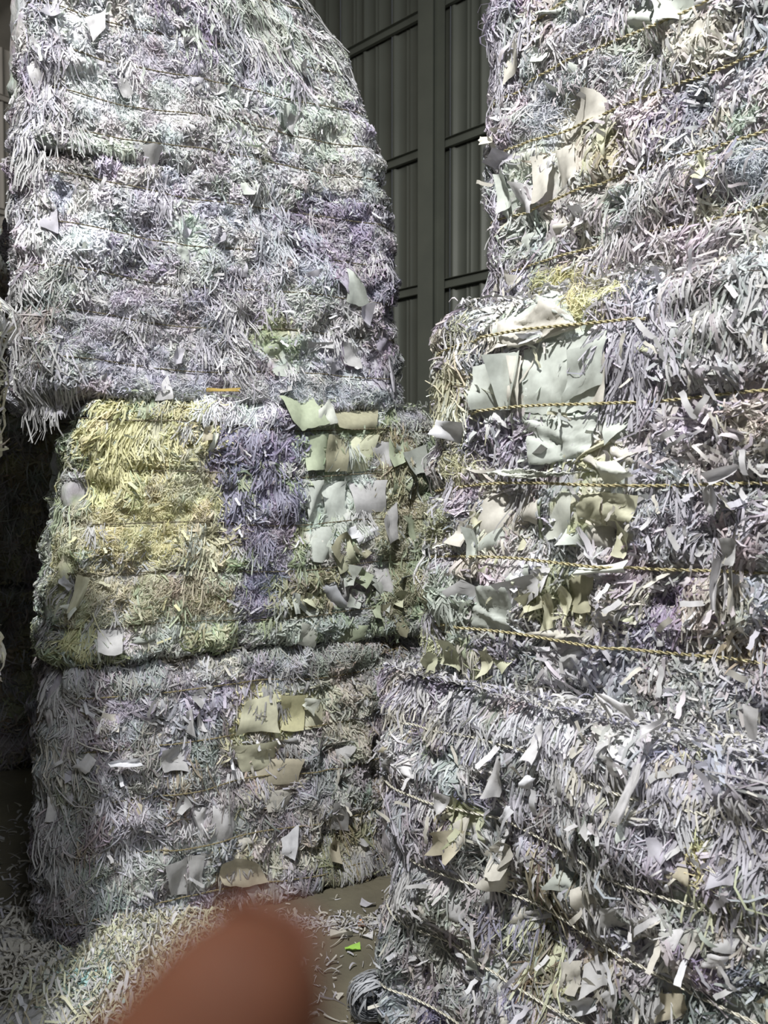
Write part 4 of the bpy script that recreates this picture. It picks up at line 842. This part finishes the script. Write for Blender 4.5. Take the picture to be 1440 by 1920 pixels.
floor_scrap('paper_scrap', 677, 1738, .045, 'orange', 'small orange scrap on the floor against the right stack', 'paper scrap', 3)
floor_scrap('paper_scrap', 688, 1760, .045, 'white', 'small white torn scrap leaning at the foot of the right stack', 'paper scrap', 4)
floor_scrap('paper_scrap', 690, 1700, .06, 'lav', 'pale crumpled scrap where the two stacks meet', 'paper scrap', 6)
floor_scrap('paper_scrap', 632, 1870, .04, 'cream', 'small cream scrap near the bottom edge, right of the finger', 'paper scrap', 7)
floor_scrap('paper_scrap', 50, 1780, .12, 'cream', 'large dim torn sheet standing in the dark left corner', 'paper scrap', 9, aspect=.7)
# bluish wad of long strips fallen against the right stack
wp = floor_pt(690, 1890, .08)
rw = np.random.default_rng(9); nW = 420; K = 9; t = np.linspace(0, 1, K)
c0 = np.array([wp[0] + .01, wp[1] + .05, .085])
th0 = rw.uniform(0, 6.28, nW); ph = rw.normal(.3, .5, nW); rad = rw.uniform(.012, .082, nW); arc = rw.uniform(1.2, 2.8, nW)
A1 = th0[:, None] + arc[:, None] * t[None]
e1 = np.stack([np.cos(ph), np.sin(ph) * .5, np.sin(ph)], -1); e1 = nrm(e1); e2 = nrm(np.cross(e1, rw.normal(0, 1, (nW, 3)) * .35 + np.array([0, -1, 0])))
P = c0 + rad[:, None, None] * (np.cos(A1)[..., None] * e1[:, None] * 1.0 + np.sin(A1)[..., None] * e2[:, None] * .9)
P[..., 2] = np.maximum(P[..., 2], .004); Nr = nrm(P - c0); tang = nrm(np.gradient(P, axis=1)); Wd = nrm(np.cross(Nr, tang))
V, Qd = ribbons(P, None, Wd, np.full((nW, K), .0065)); V[:, 2] = np.maximum(V[:, 2], .002)
cW = np.repeat(np.clip(np.array(PAL['blue']) * (.78 + rw.normal(0, .08, (nW, 1))), 0, .9), K * 2, 0)
wad = link('paper_wad', mesh_from('paper_wad', V, Qd, cW, mat=M_SHRED))
wad['label'] = 'rounded bluish-white wad of long paper strips on the floor against the right stack'; wad['category'] = 'paper wad'

# ------------------------------------------------------------------ the photographer's hand in front of the lens
def cs(px, py, d):
    r = ray(px, py); return CAM + r * d / (r @ ray(720, 960))  # ray(720,960) is the unit view axis
def cv(x, y, z):
    c, s = math.cos(PITCH), math.sin(PITCH); return CAM + np.array([x, z * c - y * s, z * s + y * c])
M_SKIN, nt, out = new_mat('skin')
p = nt.nodes.new('ShaderNodeBsdfPrincipled'); p.inputs['Roughness'].default_value = .75; p.inputs['Specular IOR Level'].default_value = .2
p.inputs['Subsurface Weight'].default_value = .25; p.inputs['Subsurface Radius'].default_value = (.006, .002, .001); p.inputs['Subsurface Scale'].default_value = 1.0
nz = nt.nodes.new('ShaderNodeTexNoise'); nz.inputs['Scale'].default_value = 120; nz.inputs['Detail'].default_value = 4
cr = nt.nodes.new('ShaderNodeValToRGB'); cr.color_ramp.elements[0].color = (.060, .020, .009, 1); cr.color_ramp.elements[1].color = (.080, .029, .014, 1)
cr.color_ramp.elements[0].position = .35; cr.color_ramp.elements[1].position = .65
geo = nt.nodes.new('ShaderNodeNewGeometry'); nt.links.new(geo.outputs['Position'], nz.inputs['Vector']); nt.links.new(nz.outputs['Fac'], cr.inputs[0]); nt.links.new(cr.outputs[0], p.inputs['Base Color'])
bp = nt.nodes.new('ShaderNodeBump'); bp.inputs['Strength'].default_value = .2; bp.inputs['Distance'].default_value = .0005; nt.links.new(nz.outputs['Fac'], bp.inputs['Height']); nt.links.new(bp.outputs[0], p.inputs['Normal'])
nt.links.new(p.outputs[0], out.inputs[0])
J = []; E = []
def jt(pos, r, par=None):
    J.append((pos, r)); i = len(J) - 1
    if par is not None: E.append((par, i))
    return i
wr = jt(cv(-.050, -.245, .070), .026)                                 # wrist (root)
f1 = jt(cv(-.085, -.34, .020), .032, wr); f2 = jt(cv(-.13, -.46, -.05), .038, f1)
pm = jt(cv(-.045, -.195, .078), .027, wr)                             # palm
ik = jt(cv(-.048, -.145, .070), .019, pm); i1 = jt(cv(-.0385, -.100, .074), .0185, ik); i2 = jt(cv(-.0250, -.0710, .078), .0168, i1); i3 = jt(cv(-.0160, -.0540, .081), .0126, i2); i4 = jt(cv(-.0112, -.0432, .083), .0072, i3)
for dx, ln in ((-.020, 1.0), (-.039, .95), (-.056, .8)):              # three fingers curled back below the frame
    k0 = jt(cv(-.041 + dx, -.152 - abs(dx) * .15, .080), .0125, pm); k1 = jt(cv(-.040 + dx, -.125 - abs(dx) * .2, .108), .0098, k0)
    k2 = jt(cv(-.038 + dx, -.140 - abs(dx) * .2, .128), .0090, k1); k3 = jt(cv(-.037 + dx, -.160 - abs(dx) * .2, .124), .0078, k2)
t0 = jt(cv(-.018, -.205, .085), .017, pm); t1 = jt(cv(.004, -.172, .095), .0125, t0); t2 = jt(cv(.010, -.145, .102), .0110, t1); t3 = jt(cv(.012, -.122, .106), .0085, t2)
base_h = J[0][0]
me = bpy.data.meshes.new('hand'); me.from_pydata([tuple(q - base_h) for q, r in J], E, []); me.update()
hand_o = bpy.data.objects.new('hand', me); C.objects.link(hand_o); hand_o.location = base_h
mod = hand_o.modifiers.new('skin', 'SKIN'); mod.use_smooth_shade = True
for i, (q, r) in enumerate(J):
    sv = me.skin_vertices[0].data[i]; sv.radius = (r, r); sv.use_root = (i == 0)
ss = hand_o.modifiers.new('sub', 'SUBSURF'); ss.levels = 3; ss.render_levels = 3
dg = bpy.context.evaluated_depsgraph_get(); ev = hand_o.evaluated_get(dg); me2 = bpy.data.meshes.new_from_object(ev)
hand_o.modifiers.clear(); hand_o.data = me2; me2.name = 'hand'; me2.materials.clear(); me2.materials.append(M_SKIN)
for pl in me2.polygons: pl.use_smooth = True
hand_o['label'] = "blurred brown fingertip of the photographer's hand rising from the bottom edge"; hand_o['category'] = 'hand'
# nail on the far side of the fingertip
nb = bmesh.new(); ax = nrm(J[i4][0] - J[i3][0]); fw = cv(0, 0, 1) - CAM; sdv = nrm(np.cross(ax, fw)); fw = np.cross(sdv, ax)
rows_ = []
for i in range(6):
    row = []
    for j in range(6):
        a = (j / 5 - .5) * 1.9; tt = i / 5; rr = .0098 - .0024 * tt; wdn = 1 if 0 < i < 5 else .8
        row.append(nb.verts.new(J[i3][0] + ax * (.0005 + tt * .0105) + (sdv * math.sin(a * wdn) - (-fw) * math.cos(a * wdn)) * rr - base_h))
    rows_.append(row)
for i in range(5):
    for j in range(5): nb.faces.new((rows_[i][j], rows_[i][j + 1], rows_[i + 1][j + 1], rows_[i + 1][j]))
bmesh.ops.solidify(nb, geom=nb.faces[:], thickness=.0005)
M_NAIL = simple_mat('nail', (.16, .065, .040), .5)
mn = bpy.data.meshes.new('fingernail'); nb.to_mesh(mn); nb.free(); mn.materials.append(M_NAIL)
for pl in mn.polygons: pl.use_smooth = True
no = bpy.data.objects.new('fingernail', mn); C.objects.link(no); no.parent = hand_o
